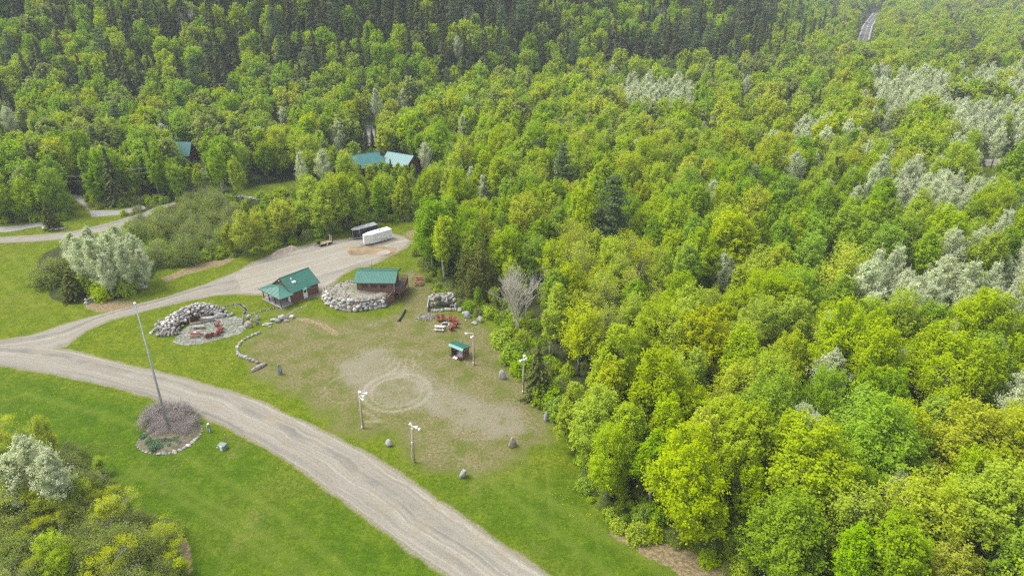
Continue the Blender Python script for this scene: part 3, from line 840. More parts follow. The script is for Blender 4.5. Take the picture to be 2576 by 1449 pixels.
# stones set in a curved line across the lawn
LINE = [(1750, 690), (1805, 674), (1848, 652), (1685, 722), (1635, 748), (1595, 775), (1570, 803), (1550, 832), (1528, 868), (1522, 905), (1530, 942), (1537, 978), (1567, 995), (1602, 1010), (1645, 1022), (1678, 1045), (1722, 1062), (1778, 1072), (1822, 1096)]
for k, (x, y) in enumerate(LINE):
    s = rr.uniform(.30, .42) if k > 9 else rr.uniform(.24, .33)
    tag(stone("boulder", Z('B', x, y), (s * 1.15, s, s * .85)), "pale rounded stone in the curved line of stones across the lawn", "boulder", "stones in the curved line across the lawn")
for x, y, sx, sy, sz, me, rz, lab in [
    (1975, 522, 1.3, .5, .22, SLABS[0], .35, "long flat pale slab at the upper end of the curved stone line"),
    (2080, 462, .75, .45, .35, ROCKS[1], .2, "light flat-topped boulder behind the long pale slab"),
    (2140, 482, .6, .5, .4, ROCKS[2], .9, "white boulder in front of the big brown one near the stone line"),
    (2205, 440, .95, .7, .62, ROCKS[5], .4, "big brownish boulder at the upper end of the curved stone line"),
    (2268, 472, .7, .35, .28, PSLABS[0], .1, "low dark flat stone beside the big brownish boulder"),
    (2350, 418, .5, .45, .38, ROCKS[4], .5, "single white boulder where the brown dirt path begins"),
    (2020, 560, .45, .3, .2, SLABS[1], .4, "small grey flat stone under the long pale slab")]:
    tag(stone("boulder", Z('B', x, y), (sx, sy, sz), me, rot=(0, .05, rz)), lab, "boulder")
for x, y, sx, sy, sz, me, rx, ry, rz, lab in [
    (1618, 510, .30, .55, 1.05, SLABS[2], .1, .15, .3, "tall thin dark slab standing at the patio's edge"),
    (1695, 555, .85, .5, .75, PSLABS[1], -.15, .05, .1, "wide blunt slab in front of the group at the patio's edge"),
    (1690, 430, .55, .45, .55, ROCKS[5], .2, .2, .6, "brown boulder tucked behind the wide blunt slab"),
    (1740, 475, .25, .2, .45, ROCKS[4], 0, 0, .2, "small bluish upright stone between the patio slabs"),
    (1815, 515, .38, .4, .95, SLABS[3], .2, -.28, .2, "leaning grey slab on the right of the patio group"),
    (1835, 450, .38, .4, .7, SLABS[4], .1, -.2, .8, "short dark slab behind the leaning one")]:
    o = stone("standing_stone", Z('B', x, y), (sx, sy, sz), me, rot=(rx, ry, rz)); tag(o, lab, "standing stone")
for r, x, y, sx, sy, sz, me, rx, ry, rz, lab in [
    ('B', 2172, 1270, .55, .32, 1.25, SLABS[0], .05, -.06, .2, "tall slim grey standing stone alone on the lawn below the stone line"),
    ('F', 1455, 493, .72, .5, 1.15, SLABS[1], .05, 0, .1, "broad round-topped standing stone at the wood's edge between two lamp posts"),
    ('F', 1848, 868, .38, .4, 1.0, SLABS[2], 0, .03, .4, "narrow standing stone half hidden by leaves at the edge of the wood"),
    ('F', 1545, 1100, .68, .5, .98, PSLABS[0], .05, 0, .3, "stocky brown-grey standing stone with weeds at its foot"),
    ('F', 1102, 1380, .42, .55, 1.0, SLABS[3], .25, .42, .25, "dark standing stone leaning over near the bottom of the clearing"),
    ('F', 432, 1096, .58, .4, .72, SLABS[4], .03, -.1, -.2, "short rounded grey stone on the grass between road and lamp post")]:
    o = stone("standing_stone", Z(r, x, y), (sx, sy, sz), me, rot=(rx, ry, rz)); tag(o, lab, "standing stone")
tag(stone("boulder", Z('B', 1845, 1180), (1.75, .42, .38), PSLABS[1], rot=(0, 0, .95)), "long reddish slab lying at the lower end of the curved stone line", "boulder")
# slab bench and rusty fire panel set into the crescent
fb = empty("stone_bench", Z('B', 940, 580), .1, "low stone bench on two blocks on the flagstone patio", "bench")
MB().box(-1.05, 1.05, -.35, .35, .42, .56).build("seat", M['rock_pink'], fb, bevel=.04)
for sx in (-.6, .6): MB().box(sx - .2, sx + .2, -.25, .25, 0, .42).build("leg", M['rock_grey'], fb, bevel=.04)
fp = empty("outdoor_fireplace", Z('B', 900, 500), .35, "rusty steel fireplace back set into the crescent of boulders", "fireplace")
MB().box(-.85, .85, .0, .12, .35, 1.4).build("fireback", M['rust'], fp)
for sx in (-.95, .95): MB().box(sx - .07, sx + .07, -.08, .2, 0, 1.5).build("post", M['tan_wood'], fp)
MB().box(-1.0, 1.0, -.5, .0, 0, .32).build("hearth", M['rock'], fp, bevel=.06)
lg = empty("stone_counter", Z('B', 1070, 470), .22, "dark stone counter with a slab top beside the rusty fireplace", "counter")
MB().box(-1.15, 1.15, -.3, .35, 0, .62).build("base", M['rock_grey'], lg, bevel=.07)
MB().box(-1.25, 1.25, -.4, .5, .623, .8).build("slab_top", M['rock_pink'], lg, bevel=.05)
tag(stone("boulder", Z('B', 1245, 415), (1.15, .35, .62), ROCKS[7], rot=(-.35, 0, .2)), "large smooth tan slab leaning at the right end of the crescent bank", "boulder")
for k, (x, y, s) in enumerate([(1340, 385, .5), (1400, 400, .55), (1445, 370, .45), (1360, 340, .45), (1310, 395, .4)]):
    tag(stone("boulder", Z('B', x, y), (s, s * .8, s * .7), SLABS[k % 5]), "dark jagged rock heaped at the right end of the crescent bank", "boulder", "dark rocks at the end of the crescent bank")

# ------------------------------------------------------------------ buildings
def wall_shell(L_, W_, he, hr, t=.16):
    """Hollow gable house walls in local axes: x along the ridge, y to the back."""
    mb = MB()
    mb.box(0, L_, 0, t, 0, he); mb.box(0, L_, W_ - t, W_, 0, he)
    for x0 in (0, L_ - t):
        pts = [(t, 0), (W_ - t, 0), (W_ - t, he), (W_ / 2, hr - .1), (t, he)]
        n = len(pts)
        mb.add([(x0, y, z) for y, z in pts] + [(x0 + t, y, z) for y, z in pts], [tuple(range(n)), tuple(range(2 * n - 1, n - 1, -1))] + [(i, n + i, n + (i + 1) % n, (i + 1) % n) for i in range(n)])
    return mb

def gable_roof(L_, W_, he, hr, og, oe, t=.12, ribs=.45):
    mb = MB(); sl = (hr - he) / (W_ / 2); ez = he - sl * oe
    mb.plate([(-og, -oe, ez + t), (L_ + og, -oe, ez + t), (L_ + og, W_ / 2, hr + t), (-og, W_ / 2, hr + t)], t)
    mb.plate([(L_ + og, W_ + oe, ez + t), (-og, W_ + oe, ez + t), (-og, W_ / 2, hr + t), (L_ + og, W_ / 2, hr + t)], t)
    n = int((L_ + 2 * og) / ribs)
    for i in range(n + 1):
        x = -og + .02 + (L_ + 2 * og - .04) * i / n
        mb.bar((x, -oe, ez + t + .012), (x, W_ / 2, hr + t + .012), .045, .05)
        mb.bar((x, W_ + oe, ez + t + .012), (x, W_ / 2, hr + t + .012), .045, .05)
    mb.bar((-og, W_ / 2, hr + t + .03), (L_ + og, W_ / 2, hr + t + .03), .22, .05)
    return mb

def log_courses(mb, L_, W_, he):
    for k in range(int(he / .22)):
        z = .05 + k * .22
        mb.box(.02, L_ - .02, -.03, .0, z, z + .16); mb.box(L_, L_ + .03, .02, W_ - .02, z, z + .16); mb.box(-.03, 0, .02, W_ - .02, z, z + .16)
    return mb

# cabin with the hipped porch
cb = empty("cabin", (-42.32, 117.35, 0), .88, "brown log cabin with steep green metal roof and a hipped porch on posts", "cabin")
log_courses(wall_shell(6.06, 5.79, 2.5, 4.5), 6.06, 5.79, 2.4).build("wall", M['log_wall'], cb)
roof = gable_roof(6.06, 5.79, 2.42, 4.45, .25, .4).build("roof", M['green_roof'], cb)
mb = MB()
for x in (-.27, 6.3): MB().bar((x, -.42, 2.22), (x, 2.9, 4.47), .06, .2).bar((x, 6.2, 2.22), (x, 2.9, 4.47), .06, .2).build("fascia", M['trim'], cb)
MB().box(1.35, 2.05, 1.08, 1.72, 3.22, 3.66).build("roof_vent", M['white_paint'], roof, rot=(0, 0, 0))
MB().tube([(1.55, 1.9, 3.6), (1.55, 1.9, 4.25)], .09, 8).build("vent_pipe", M['white_metal'], roof)
pr = MB(); T = .08
A_, B_, C_, D_ = (-3.0, 6.6, 2.2), (-3.0, -.75, 2.2), (-.04, -.95, 2.2), (-.04, 6.6, 2.2)
ap, ap2 = (-.9, 2.6, 3.25), (-.04, 2.6, 3.25)
pr.plate([A_, B_, (ap[0], ap[1], ap[2]), (ap[0], ap[1] + .02, ap[2])], T); pr.plate([B_, C_, ap2, ap], T); pr.plate([D_, A_, ap, ap2], T)
pr.bar(B_, ap, .12, .06); pr.bar(A_, ap, .12, .06); pr.bar(ap, ap2, .12, .06)
for k in range(1, 7):
    y = -.75 + 7.35 * k / 7; f = 1 - abs(y - 2.6) / 3.7
    pr.bar((-3.0, y, 2.22), (-3.0 + 2.1 * f, y, 2.22 + 1.05 * f), .035, .05)
pr.build("porch_roof", M['green_roof'], cb)
MB().box(-2.98, -.05, -.7, 6.4, 2.03, 2.16).build("porch_beam", M['trim'], cb)
for x, y in ((-2.5, 5.85), (-2.5, 3.9), (-2.5, 1.95), (-2.5, -.05), (-.25, 5.95)):
    MB().box(x - .07, x + .07, y - .07, y + .07, .1, 2.03).build("post", M['trim'], cb)
MB().box(-2.75, .0, -.3, 6.2, -.2, .1).build("porch_floor", M['concrete'], cb)
d = MB().box(2.55, 3.45, -.07, -.03, .05, 2.1).build("door", M['white_paint'], cb)
MB().box(2.75, 3.25, -.085, -.07, 1.15, 1.9).build("pane", M['glass'], d)
MB().box(2.62, 2.68, -.12, -.07, 1.0, 1.06).build("handle", M['galv'], d)
dc = MB(); dc.plate([(2.2, -.95, 2.15), (3.0, -.95, 2.42), (3.0, -.03, 2.42), (2.2, -.03, 2.15)], .05); dc.plate([(3.0, -.95, 2.42), (3.8, -.95, 2.15), (3.8, -.03, 2.15), (3.0, -.03, 2.42)], .05)
dc.build("door_canopy", M['green_roof'], cb)
for x in (2.35, 3.65): MB().bar((x, -.05, 1.7), (x, -.85, 2.14), .07).build("canopy_bracket", M['trim'], cb)
d2 = MB().box(-.08, -.04, .45, 1.3, .12, 2.1).build("door", M['white_paint'], cb)
MB().box(-.1, -.08, 1.15, 1.2, 1.0, 1.1).build("handle", M['galv'], d2)
MB().lathe([(.05, 0), (.14, .1), (.14, .16)], (-.2, 3.3, 3.75)).build("floodlight", M['white_metal'], cb)

# raised cabin behind the boulder wall
c2 = empty("cabin", (-29.78, 118.1, 0), -.02, "raised brown cabin with low ribbed green roof, side deck and stove pipe above the boulders", "cabin")
L2, W2 = 6.95, 6.14
log_courses(wall_shell(L2, W2, 4.16, 5.05), L2, W2, 4.0).build("wall", M['log_wall'], c2)
rf = gable_roof(L2, W2, 4.16, 5.12, .56, .39, .12, .3).build("roof", M['green_roof'], c2)
mb = MB()
for x in (-.59, L2 + .59): MB().bar((x, -.4, 4.05), (x, W2 / 2, 5.14), .06, .2).bar((x, W2 + .4, 4.05), (x, W2 / 2, 5.14), .06, .2).build("fascia", M['trim'], c2)
MB().tube([(2.05, 4.6, 4.5), (2.05, 4.6, 6.6)], .09, 10).lathe([(.15, 0), (.15, .06), (.03, .14)], (2.05, 4.6, 6.6), 10).build("stove_pipe", M['galv'], rf, True)
for x in (1.5, 3.3, 5.1):
    w = MB(); w.box(x - .55, x + .55, -.09, -.035, 3.02, 3.1); w.box(x - .55, x + .55, -.09, -.035, 3.62, 3.7); w.box(x - .55, x - .48, -.09, -.035, 3.1, 3.62); w.box(x + .48, x + .55, -.09, -.035, 3.1, 3.62); w.box(x - .03, x + .03, -.085, -.035, 3.1, 3.62)
    w = w.build("window", M['trim'], c2)
    MB().box(x - .48, x + .48, -.06, -.035, 3.1, 3.62).build("pane", M['glass'], w)
w = MB(); w.box(L2 + .035, L2 + .1, 1.6, 1.68, 2.2, 4.0); w.box(L2 + .035, L2 + .1, 3.1, 3.18, 2.2, 4.0); w.box(L2 + .035, L2 + .1, 1.68, 3.1, 3.92, 4.0)
w = w.build("window", M['trim'], c2); MB().box(L2 + .035, L2 + .06, 1.68, 3.1, 2.2, 3.92).build("pane", M['glass'], w)
dd_ = MB().box(L2 + .035, L2 + .08, .35, 1.15, 1.82, 3.8).build("door", M['white_paint'], c2)
MB().box(L2 + .08, L2 + .1, .95, 1.02, 2.75, 2.85).build("handle", M['galv'], dd_)
dk = [(L2 + .04, .9), (L2 + 1.1, .75), (L2 + 1.75, 2.3), (L2 + 1.8, 6.6), (L2 + .04, 6.6)]
MB().prism(dk, 1.62, 1.78).build("deck_floor", M['deck'], c2)
rl = MB(); ring = [(L2 + .05, .9), (L2 + 1.1, .75), (L2 + 1.75, 2.3), (L2 + 1.8, 6.6), (L2 + .05, 6.6)]
for a, b in zip(ring, ring[1:]):
    rl.bar((*a, 2.68), (*b, 2.68), .14, .05); rl.bar((*a, 1.92), (*b, 1.92), .06, .08)
    n = int(math.hypot(a[0] - b[0], a[1] - b[1]) / .15)
    for i in range(n + 1):
        x, y = a[0] + (b[0] - a[0]) * i / n, a[1] + (b[1] - a[1]) * i / n
        rl.box(x - .022, x + .022, y - .022, y + .022, 1.78, 2.66)
rl.build("railing", M['rail_wood'], c2)
MB().prism([(p[0] + (.03 if i in (1, 2, 3) else 0), p[1]) for i, p in enumerate(ring)], 1.40, 1.62).build("deck_frame", M['rail_wood'], c2)
for x, y in ((L2 + 1.05, .85), (L2 + 1.7, 2.4), (L2 + 1.7, 6.4)):
    MB().box(x - .07, x + .07, y - .07, y + .07, 0, 1.4).build("post", M['rail_wood'], c2)
MB().bar((L2 + .03, .95, .5), (L2 + 1.0, .82, 1.42), .1).build("brace", M['rail_wood'], c2)

# lean-to shed with clutter
sh = empty("lean_to_shed", (-10.2, 98.3, 0), R(-37), "small open-fronted brown shed with a green roof by a lamp post", "shed")
w = MB(); w.box(0, .1, .0, 1.55, 0, 1.9); w.box(2.5, 2.6, .0, 1.55, 0, 1.9); w.box(.1, 2.5, 1.45, 1.55, 0, 1.75)
for k in range(9): w.box(2.6, 2.63, .02, 1.53, .04 + k * .2, .19 + k * .2); w.box(-.03, 0, .02, 1.53, .04 + k * .2, .19 + k * .2)
w.build("wall", M['log_wall'], sh)
r_ = MB(); r_.plate([(-.25, -.05, 2.22), (2.85, -.05, 2.22), (2.85, 1.8, 1.85), (-.25, 1.8, 1.85)], .07)
for k in range(8): x = -.23 + 3.06 * k / 7; r_.bar((x, -.03, 2.235), (x, 1.8, 1.865), .035, .04)
rs = r_.build("roof", M['green_roof'], sh)
MB().plate([(-.25, -.42, 1.92), (2.85, -.42, 1.92), (2.85, -.06, 2.225), (-.25, -.06, 2.225)], .05).build("front_lip", M['green_roof_pale'], rs)
MB().box(2.85, 2.88, -.05, 1.8, 1.72, 1.86).build("fascia", M['concrete'], sh)
o = MB(); o.plate([(1.2, .05, .35), (2.4, .1, .35), (2.2, .5, 1.3), (1.4, .55, 1.45)], .03)
o.tube([(.55, .15, 1.0), (.9, .2, 1.35), (1.25, .25, 1.2), (1.2, .1, .6)], .06, 8)
tag(o.build("plastic_sheet", M['plastic_sheet'], None, loc=sh.location, rot=sh.rotation_euler), "crumpled clear plastic sheeting stored in the open shed", "plastic sheet")
o = MB().bar((1.15, -.25, .4), (2.35, -.22, .42), .09, .1).bar((1.15, -.25, .4), (1.15, -.25, .05), .06).bar((2.35, -.22, .42), (2.35, -.22, .05), .06)
tag(o.build("red_rail", M['red_plastic'], None, loc=sh.location, rot=sh.rotation_euler), "red plastic rail on short legs in the shed front", "rail")
o = MB().plate([(.9, -.75, .12), (1.75, -.7, .1), (1.7, -.2, .28), (.9, -.25, .3)], .04).box(.95, 1.05, -.6, -.3, 0, .1)
tag(o.build("grey_board", M['grey_wood'], None, loc=sh.location, rot=sh.rotation_euler), "light grey board lying before the open shed", "board")
o = MB().plate([(-.15, -.3, .08), (2.7, -.62, .1), (2.6, .1, .16), (.1, .2, .14)], .05)
tag(o.build("black_tarp", M['black'], None, loc=sh.location, rot=sh.rotation_euler), "black tarp spread on the shed floor", "tarp")

# lodge with teal roof, far among the trees
lo = Vector((-41.5, 205, 0))
ld = empty("lodge", lo, R(8), "big red-brown lodge with sweeping teal metal roofs among the trees", "house")
def block(L_, W_, he, hr, ox, oy, rz, nm):
    c, s = math.cos(rz), math.sin(rz)
    tr = lambda mb: (setattr(mb, 'v', [(ox + x * c - y * s, oy + x * s + y * c, z) for x, y, z in mb.v]), mb)[1]
    tr(wall_shell(L_, W_, he, hr, .2)).build("wall", M['red_wall'], ld)
    return tr(gable_roof(L_, W_, he, hr, .6, .8, .14, .9)).build("roof", M['teal_roof'], ld)
ld.scale = (.88, .88, .88)
ra = block(11.0, 9.0, 3.0, 6.2, -7.5, -2.5, R(24), 'a')
rb = block(10.5, 8.6, 2.9, 5.9, 1.6, 3.2, R(-38), 'b')
MB().box(1.2, 1.8, 4.6, 5.2, 5.0, 7.0).build("chimney", M['trim'], ra)
for t_ in (2.6, 5.6):
    c_, k_ = math.cos(R(24)), math.sin(R(24)); wx, wy = -7.5 - t_ * k_, -2.5 + t_ * c_
    w_ = MB().box(wx - .07, wx - .01, wy - .5, wy + .5, 1.0, 2.4, R(24), (wx, wy)).build("window", M['white_paint'], ld)
    MB().box(wx - .1, wx - .07, wy - .4, wy + .4, 1.1, 2.3, R(24), (wx, wy)).build("pane", M['glass'], w_)
c_, k_ = math.cos(R(-38)), math.sin(R(-38)); wx, wy = 1.6 + 10.5 * c_ - 4.3 * k_, 3.2 + 10.5 * k_ + 4.3 * c_
w_ = MB().box(wx + .01, wx + .07, wy - .5, wy + .5, 1.1, 2.1, R(-38), (wx, wy)).build("window", M['white_paint'], ld)
MB().box(wx + .07, wx + .1, wy - .4, wy + .4, 1.2, 2.0, R(-38), (wx, wy)).build("pane", M['glass'], w_)
# steep-roofed house in the left wood
ah = empty("house", G(488, 404, 0), R(-8), "steep teal-roofed house half buried in the left-hand wood", "house")
wall_shell(9, 6.5, 3.4, 8.1, .2).build("wall", M['red_wall'], ah, loc=(-9, -3, 0))
ah.scale = (.74, .74, .74)
gable_roof(9, 6.5, 3.4, 8.1, .5, .6, .14, .9).build("roof", M['teal_roof'], ah, loc=(-9, -3, 0))
for z in (2.0, 4.6):
    w_ = MB().box(.02, .08, -.5, .7, z - .6, z + .6).build("window", M['tan_wood'], ah); MB().box(.08, .1, -.4, .6, z - .5, z + .5).build("pane", M['glass'], w_)
wh_pos = G(1966, 268, 5)
wh = empty("shed", (wh_pos.x, wh_pos.y, 0), R(12), "low building with a white roof edge lost in the middle of the wood", "shed")
wall_shell(6, 4, 4.6, 5.6, .2).build("wall", M['grey_wood'], wh, loc=(-3, 0, 0)); gable_roof(6, 4, 4.6, 5.6, .4, .4, .15, 1).build("roof", M['white_paint'], wh, loc=(-3, 0, 0))

# ------------------------------------------------------------------ trailers
def wheel(mb_parent, x, y, r=.33, w=.2):
    t = MB().lathe([(r * .6, -w / 2), (r, -w / 2), (r, w / 2), (r * .6, w / 2)], (x, y, r), 16, Matrix.Rotation(R(90), 4, 'X')).build("wheel", M['tyre'], mb_parent, True)
    MB().lathe([(.02, -w / 2 - .01), (r * .6, -w / 2 - .01), (r * .6, w / 2 + .01), (.02, w / 2 + .01)], (x, y, r), 12, Matrix.Rotation(R(90), 4, 'X')).build("rim", M['white_metal'], t)
def box_trailer(loc, rz, Ls, nose, w, skin, roofm, label, frame):
    t = empty("enclosed_trailer", loc, rz, label, "trailer")
    fl, h = .42, 2.5
    poly = [(0, 0), (Ls, 0), (Ls, w), (0, w), (-nose, w / 2 + .35), (-nose, w / 2 - .35)]
    MB().prism(poly, fl, h).build("body", M[skin], t)
    rp = [(-.02, -.03), (Ls + .03, -.03), (Ls + .03, w + .03), (-.02, w + .03), (-nose - .03, w / 2 + .37), (-nose - .03, w / 2 - .37)]
    mb = MB(); mb.prism(rp, h, h + .05)
    for k in range(1, 9): x = Ls * k / 9; mb.box(x - .02, x + .02, .05, w - .05, h + .05, h + .07)
    rf_ = mb.build("roof", M[roofm], t)
    MB().box(Ls * .45, Ls * .45 + .35, w * .45, w * .45 + .35, h + .05, h + .16).build("roof_vent", M['black'] if skin == 'white_paint' else M['white_metal'], rf_)
    mb = MB(); mb.box(0, Ls, -.035, -.0, fl - .08, fl + .06)
    for x in (.03, Ls - .03): mb.box(x - .03, x + .03, -.03, 0, fl + .06, h)
    a, b = (0, 0), (-nose, w / 2 - .35)
    mb.bar((a[0], a[1] - .02, fl), (b[0] - .02, b[1] - .02, fl), .08, .12)
    mb.bar((b[0] - .02, b[1] - .02, fl), (b[0] - .02, b[1] - .02, h), .06); mb.bar((b[0] - .02, b[1] - .02, h - .05), (a[0], a[1] - .02, h - .05), .06, .08)
    mb.build("frame_trim", M[frame], t)
    v = Vector((b[0] - a[0], b[1] - a[1], 0)); u = v.normalized(); nn_ = Vector((u.y, -u.x, 0)) * (1 if u.y * 0 - u.x * 1 < 0 else -1)
    nn_ = Vector((u.y, -u.x, 0)); nn_ = nn_ if nn_.y < 0 else -nn_
    p0 = Vector((a[0], a[1], 0)) + u * v.length * .2 + nn_ * .03; p1 = Vector((a[0], a[1], 0)) + u * v.length * .85 + nn_ * .03
    dr = MB().plate([(p1.x, p1.y, fl + .12), (p0.x, p0.y, fl + .12), (p0.x, p0.y, h - .25), (p1.x, p1.y, h - .25)], .02).build("door", M[skin], t)
    q = p0 + u * .12 + nn_ * .02; MB().box(q.x - .04, q.x + .04, q.y - .04, q.y + .03, 1.3, 1.5).build("handle", M['alu'], dr)
    for x in (Ls * .5, Ls * .5 + .85):
        wheel(t, x, .12); wheel(t, x, w - .12)
    MB().box(Ls * .5 - .5, Ls * .5 + 1.35, -.09, -.037, .62, .78).build("fender", M['alu'], t)
    MB().bar((-nose + .2, w / 2 - .3, .38), (-nose - 1.0, w / 2, .38), .09).bar((-nose + .2, w / 2 + .3, .38), (-nose - 1.0, w / 2, .38), .09).tube([(-nose - .75, w / 2, .0), (-nose - .75, w / 2, .75)], .04).build("tongue", M['galv'], t)
    for x in (Ls * .1, Ls * .9): MB().box(x - .08, x + .08, -.05, -.037, h - .14, h - .08).build("marker_light", M['red_plastic'], t)
    return t
box_trailer((-32.2, 147.25, 0), R(42), 5.2, 1.85, 2.05, 'white_paint', 'white_paint', "white enclosed trailer with a wedge nose in the gravel yard", 'white_paint')
box_trailer((-35.9, 150.55, 0), R(41), 5.0, 1.5, 2.05, 'navy', 'alu', "black enclosed trailer with a silver roof behind the white one", 'alu')
ut = empty("utility_trailer", (-44.2, 145.6, 0), R(40), "small flatbed utility trailer with its ramp boards raised", "trailer")
MB().box(0, 3.1, 0, 1.5, .48, .56).build("bed", M['tan_wood'], ut)
mb = MB()
for y in (-.06, 1.5): mb.box(-.05, 3.15, y, y + .06, .4, .58); mb.bar((0, y + .03, .95), (3.1, y + .03, .95), .05); [mb.box(x - .025, x + .025, y, y + .05, .58, .95) for x in (.02, .8, 1.6, 2.4, 3.08)]
mb.build("side_rail", M['black'], ut)
for y in (.1, .98): MB().box(3.12, 3.2, y, y + .42, .5, 2.0).build("ramp", M['tan_wood'], ut)
wheel(ut, 1.75, -.2, .3, .18); wheel(ut, 1.75, 1.7, .3, .18)
MB().bar((0, .3, .44), (-1.0, .75, .44), .08).bar((0, 1.2, .44), (-1.0, .75, .44), .08).build("tongue", M['black'], ut)
MB().box(-.05, .45, .5, 1.2, .57, 1.15).build("tool_box", M['black'], ut)

# ------------------------------------------------------------------ lamp posts, flagpole, utilities
def lamp_post(u, v, h, label, lamps, box_z, hang=False, top_bar=None):
    b = G(u, v); t = empty("lamp_post", b, 0, label, "lamp post", "floodlight posts round the arena")
    MB().tube([(0, 0, -.1), (.01, 0, h * .5), (0, 0, h)], [.13, .115, .10], 10).build("pole", M['wood_pole'], t, True)
    if hang:
        c = MB().tube([(-.16, -.05, 0), (-.32, -.12, .9), (-.36, -.12, 1.6), (-.20, -.06, 2.7), (-.13, -.05, 3.0), (-.13, -.02, h - .4)], .03, 6)
    else:
        c = MB().tube([(-.15, -.02, .0), (-.135, -.02, h * .5), (-.12, -.02, h - .3)], .035, 6)
    c.build("conduit", M['conduit'], t)
    MB().box(-.24, -.08, -.16, .06, box_z, box_z + .28).build("switch_box", M['conduit'], t)
    for (dx, dy, dz, tilt, az) in lamps:
        MB().tube([(0, 0, h + dz - .1), (dx * .5, dy * .5, h + dz + .03), (dx, dy, h + dz)], .035, 6).build("arm", M['conduit'], t)
        m = Matrix.Rotation(az, 4, 'Z') @ Matrix.Rotation(tilt, 4, 'Y')
        MB().lathe([(.05, -.24), (.08, -.1), (.11, 0), (.19, .1), (.23, .25), (.22, .26)], (dx, dy, h + dz), 14, m).build("lamp", M['white_metal'], t, True)
    MB().box(-.1, .1, -.14, .1, h - .55, h - .25).build("ballast", M['white_metal'], t)
lamp_post(1193, 918, 5.85, "lamp post standing right beside the green-roofed open shed", [(-1.05, -.1, .15, R(105), R(185)), (-.2, -.15, -.45, R(130), R(200))], .25)
lamp_post(1317, 988, 6.35, "lamp post at the wood's edge in front of the dark spruce", [(-.42, -.1, -.5, R(130), R(200)), (.25, -.12, -.2, R(60), R(30)), (0, 0, .1, R(15), 0)], .1)
lamp_post(914, 1077, 5.85, "lamp post by the road with two lamps on arms and tall grass at its foot", [(0, 0, .15, R(25), R(20)), (.85, -.1, .15, R(100), R(10)), (.4, -.12, -.25, R(120), R(0)), (.3, -.15, -.75, R(120), 0)], .1)
lamp_post(1043, 1163, 5.95, "lamp post with a white cable hanging loose down its side, nearest the road's lower bend", [(.85, -.35, -.15, R(118), R(-15)), (.5, -.3, .05, R(105), R(-10)), (-.1, .1, .1, R(60), R(150))], 3.1, True)

fl = empty("flagpole", G(427, 1088), 0, "very tall bare grey flagpole rising from the planted bed", "flagpole")
MB().tube([(0, 0, 0), (0, 0, 7), (0, 0, 20.2)], [.17, .14, .055], 12).build("pole", M['galv'], fl, True)
MB().lathe([(.34, 0), (.34, .12), (.2, .18)], (0, 0, 0), 14).build("base", M['concrete'], fl)
MB().lathe([(.02, 0), (.14, .08), (.17, .17), (.12, .27), (.02, .32)], (0, 0, 20.2), 12).build("finial", M['white_metal'], fl, True)
MB().tube([(-.19, -.05, 9.0), (-.19, -.05, 9.25)], .06, 6).build("cleat", M['galv'], fl)
MB().tube([(-.2, -.05, 1.2), (-.17, -.04, 10), (-.09, -.02, 20)], .012, 4).build("halyard", M['wire'], fl)

# service pedestal, transformer box and stake
sp = empty("service_pedestal", G(528, 1086), 0, "white electrical pedestal on a stake by the planted bed", "pedestal")
MB().box(-.16, .16, -.13, .13, 0, 1.25).build("cabinet", M['utility_green'], sp)
MB().lathe([(.02, 1.25), (.16, 1.25), (.18, 1.36), (.1, 1.48), (.02, 1.5)], (0, 0, 0), 10).build("cap", M['white_metal'], sp, True)
MB().box(-.34, -.2, -.06, .06, 0, 1.05).build("stake", M['grey_wood'], sp)
MB().box(.0, .1, -.15, -.13, .05, .7).build("cover_plate", M['white_paint'], sp)
tb = empty("transformer_box", G(561, 1128), R(-15), "pale grey-green utility box tilted on the lawn", "utility box")
MB().box(-.5, .5, -.4, .4, 0, .66).build("cabinet", M['utility_green'], tb, bevel=.04)
MB().box(-.54, .54, -.44, .44, .66, .74).build("lid", M['utility_green'], tb, bevel=.03)
MB().box(-.08, .26, -.5, -.41, 0, .72).build("cover_plate", M['white_paint'], tb)
MB().bar((-.75, -.3, .25), (-.2, -.45, .5), .09).build("bracket", M['grey_wood'], tb)
tag(MB().tube([(0, 0, -.1), (-.12, .04, 1.55)], [.085, .075], 8).build("marker_post", M['wood_pole'], None, loc=G(572, 1116)), "leaning wooden stub post behind the grey utility box", "post")

# utility poles and wires on the left
poles = []
for (u, v, h, lab) in [(402, 500, 9.5, "utility pole rising above the willow thicket beside the left road"), (284, 303, 10.5, "thin utility pole at the foot of the dark hill"), (737, 300, 10, "utility pole glimpsed against the dark hemlocks"), (-150, 540, 10, "utility pole beside the left road outside the clump")]:
    p = G(u, v); p.z = float(hill(p.x, p.y)); poles.append(p + Vector((0, 0, h - .5)))
    if u < 0: continue
    t = empty("utility_pole", p, 0, lab, "utility pole", "roadside utility poles")
    MB().tube([(0, 0, -.2), (0, 0, h)], [.16, .12], 8).build("pole", M['pale_bark'], t, True)
    MB().box(-.7, .7, -.05, .05, h - .7, h - .58).build("crossarm", M['wood_pole'], t)
    for x in (-.6, 0, .6): MB().tube([(x, 0, h - .58), (x, 0, h - .42)], .05, 6).build("insulator", M['white_paint'], t)
def wires(a, b, lab):
    mb = MB()
    for k in (-.6, .6, -0.0):
        pts = []
        for i in range(15):
            f = i / 14; p = a.lerp(b, f); pts.append((p.x, p.y + k, p.z - 4 * f * (1 - f) * 1.6 + (.1 if k else -1.2)))
        mb.tube(pts, .028, 4)
    tag(mb.build("power_line", M['wire']), lab, "power line")
wires(poles[0], poles[3], "sagging power wires over the left side road")
wires(poles[1], poles[2], "power wires strung along the foot of the dark hill")

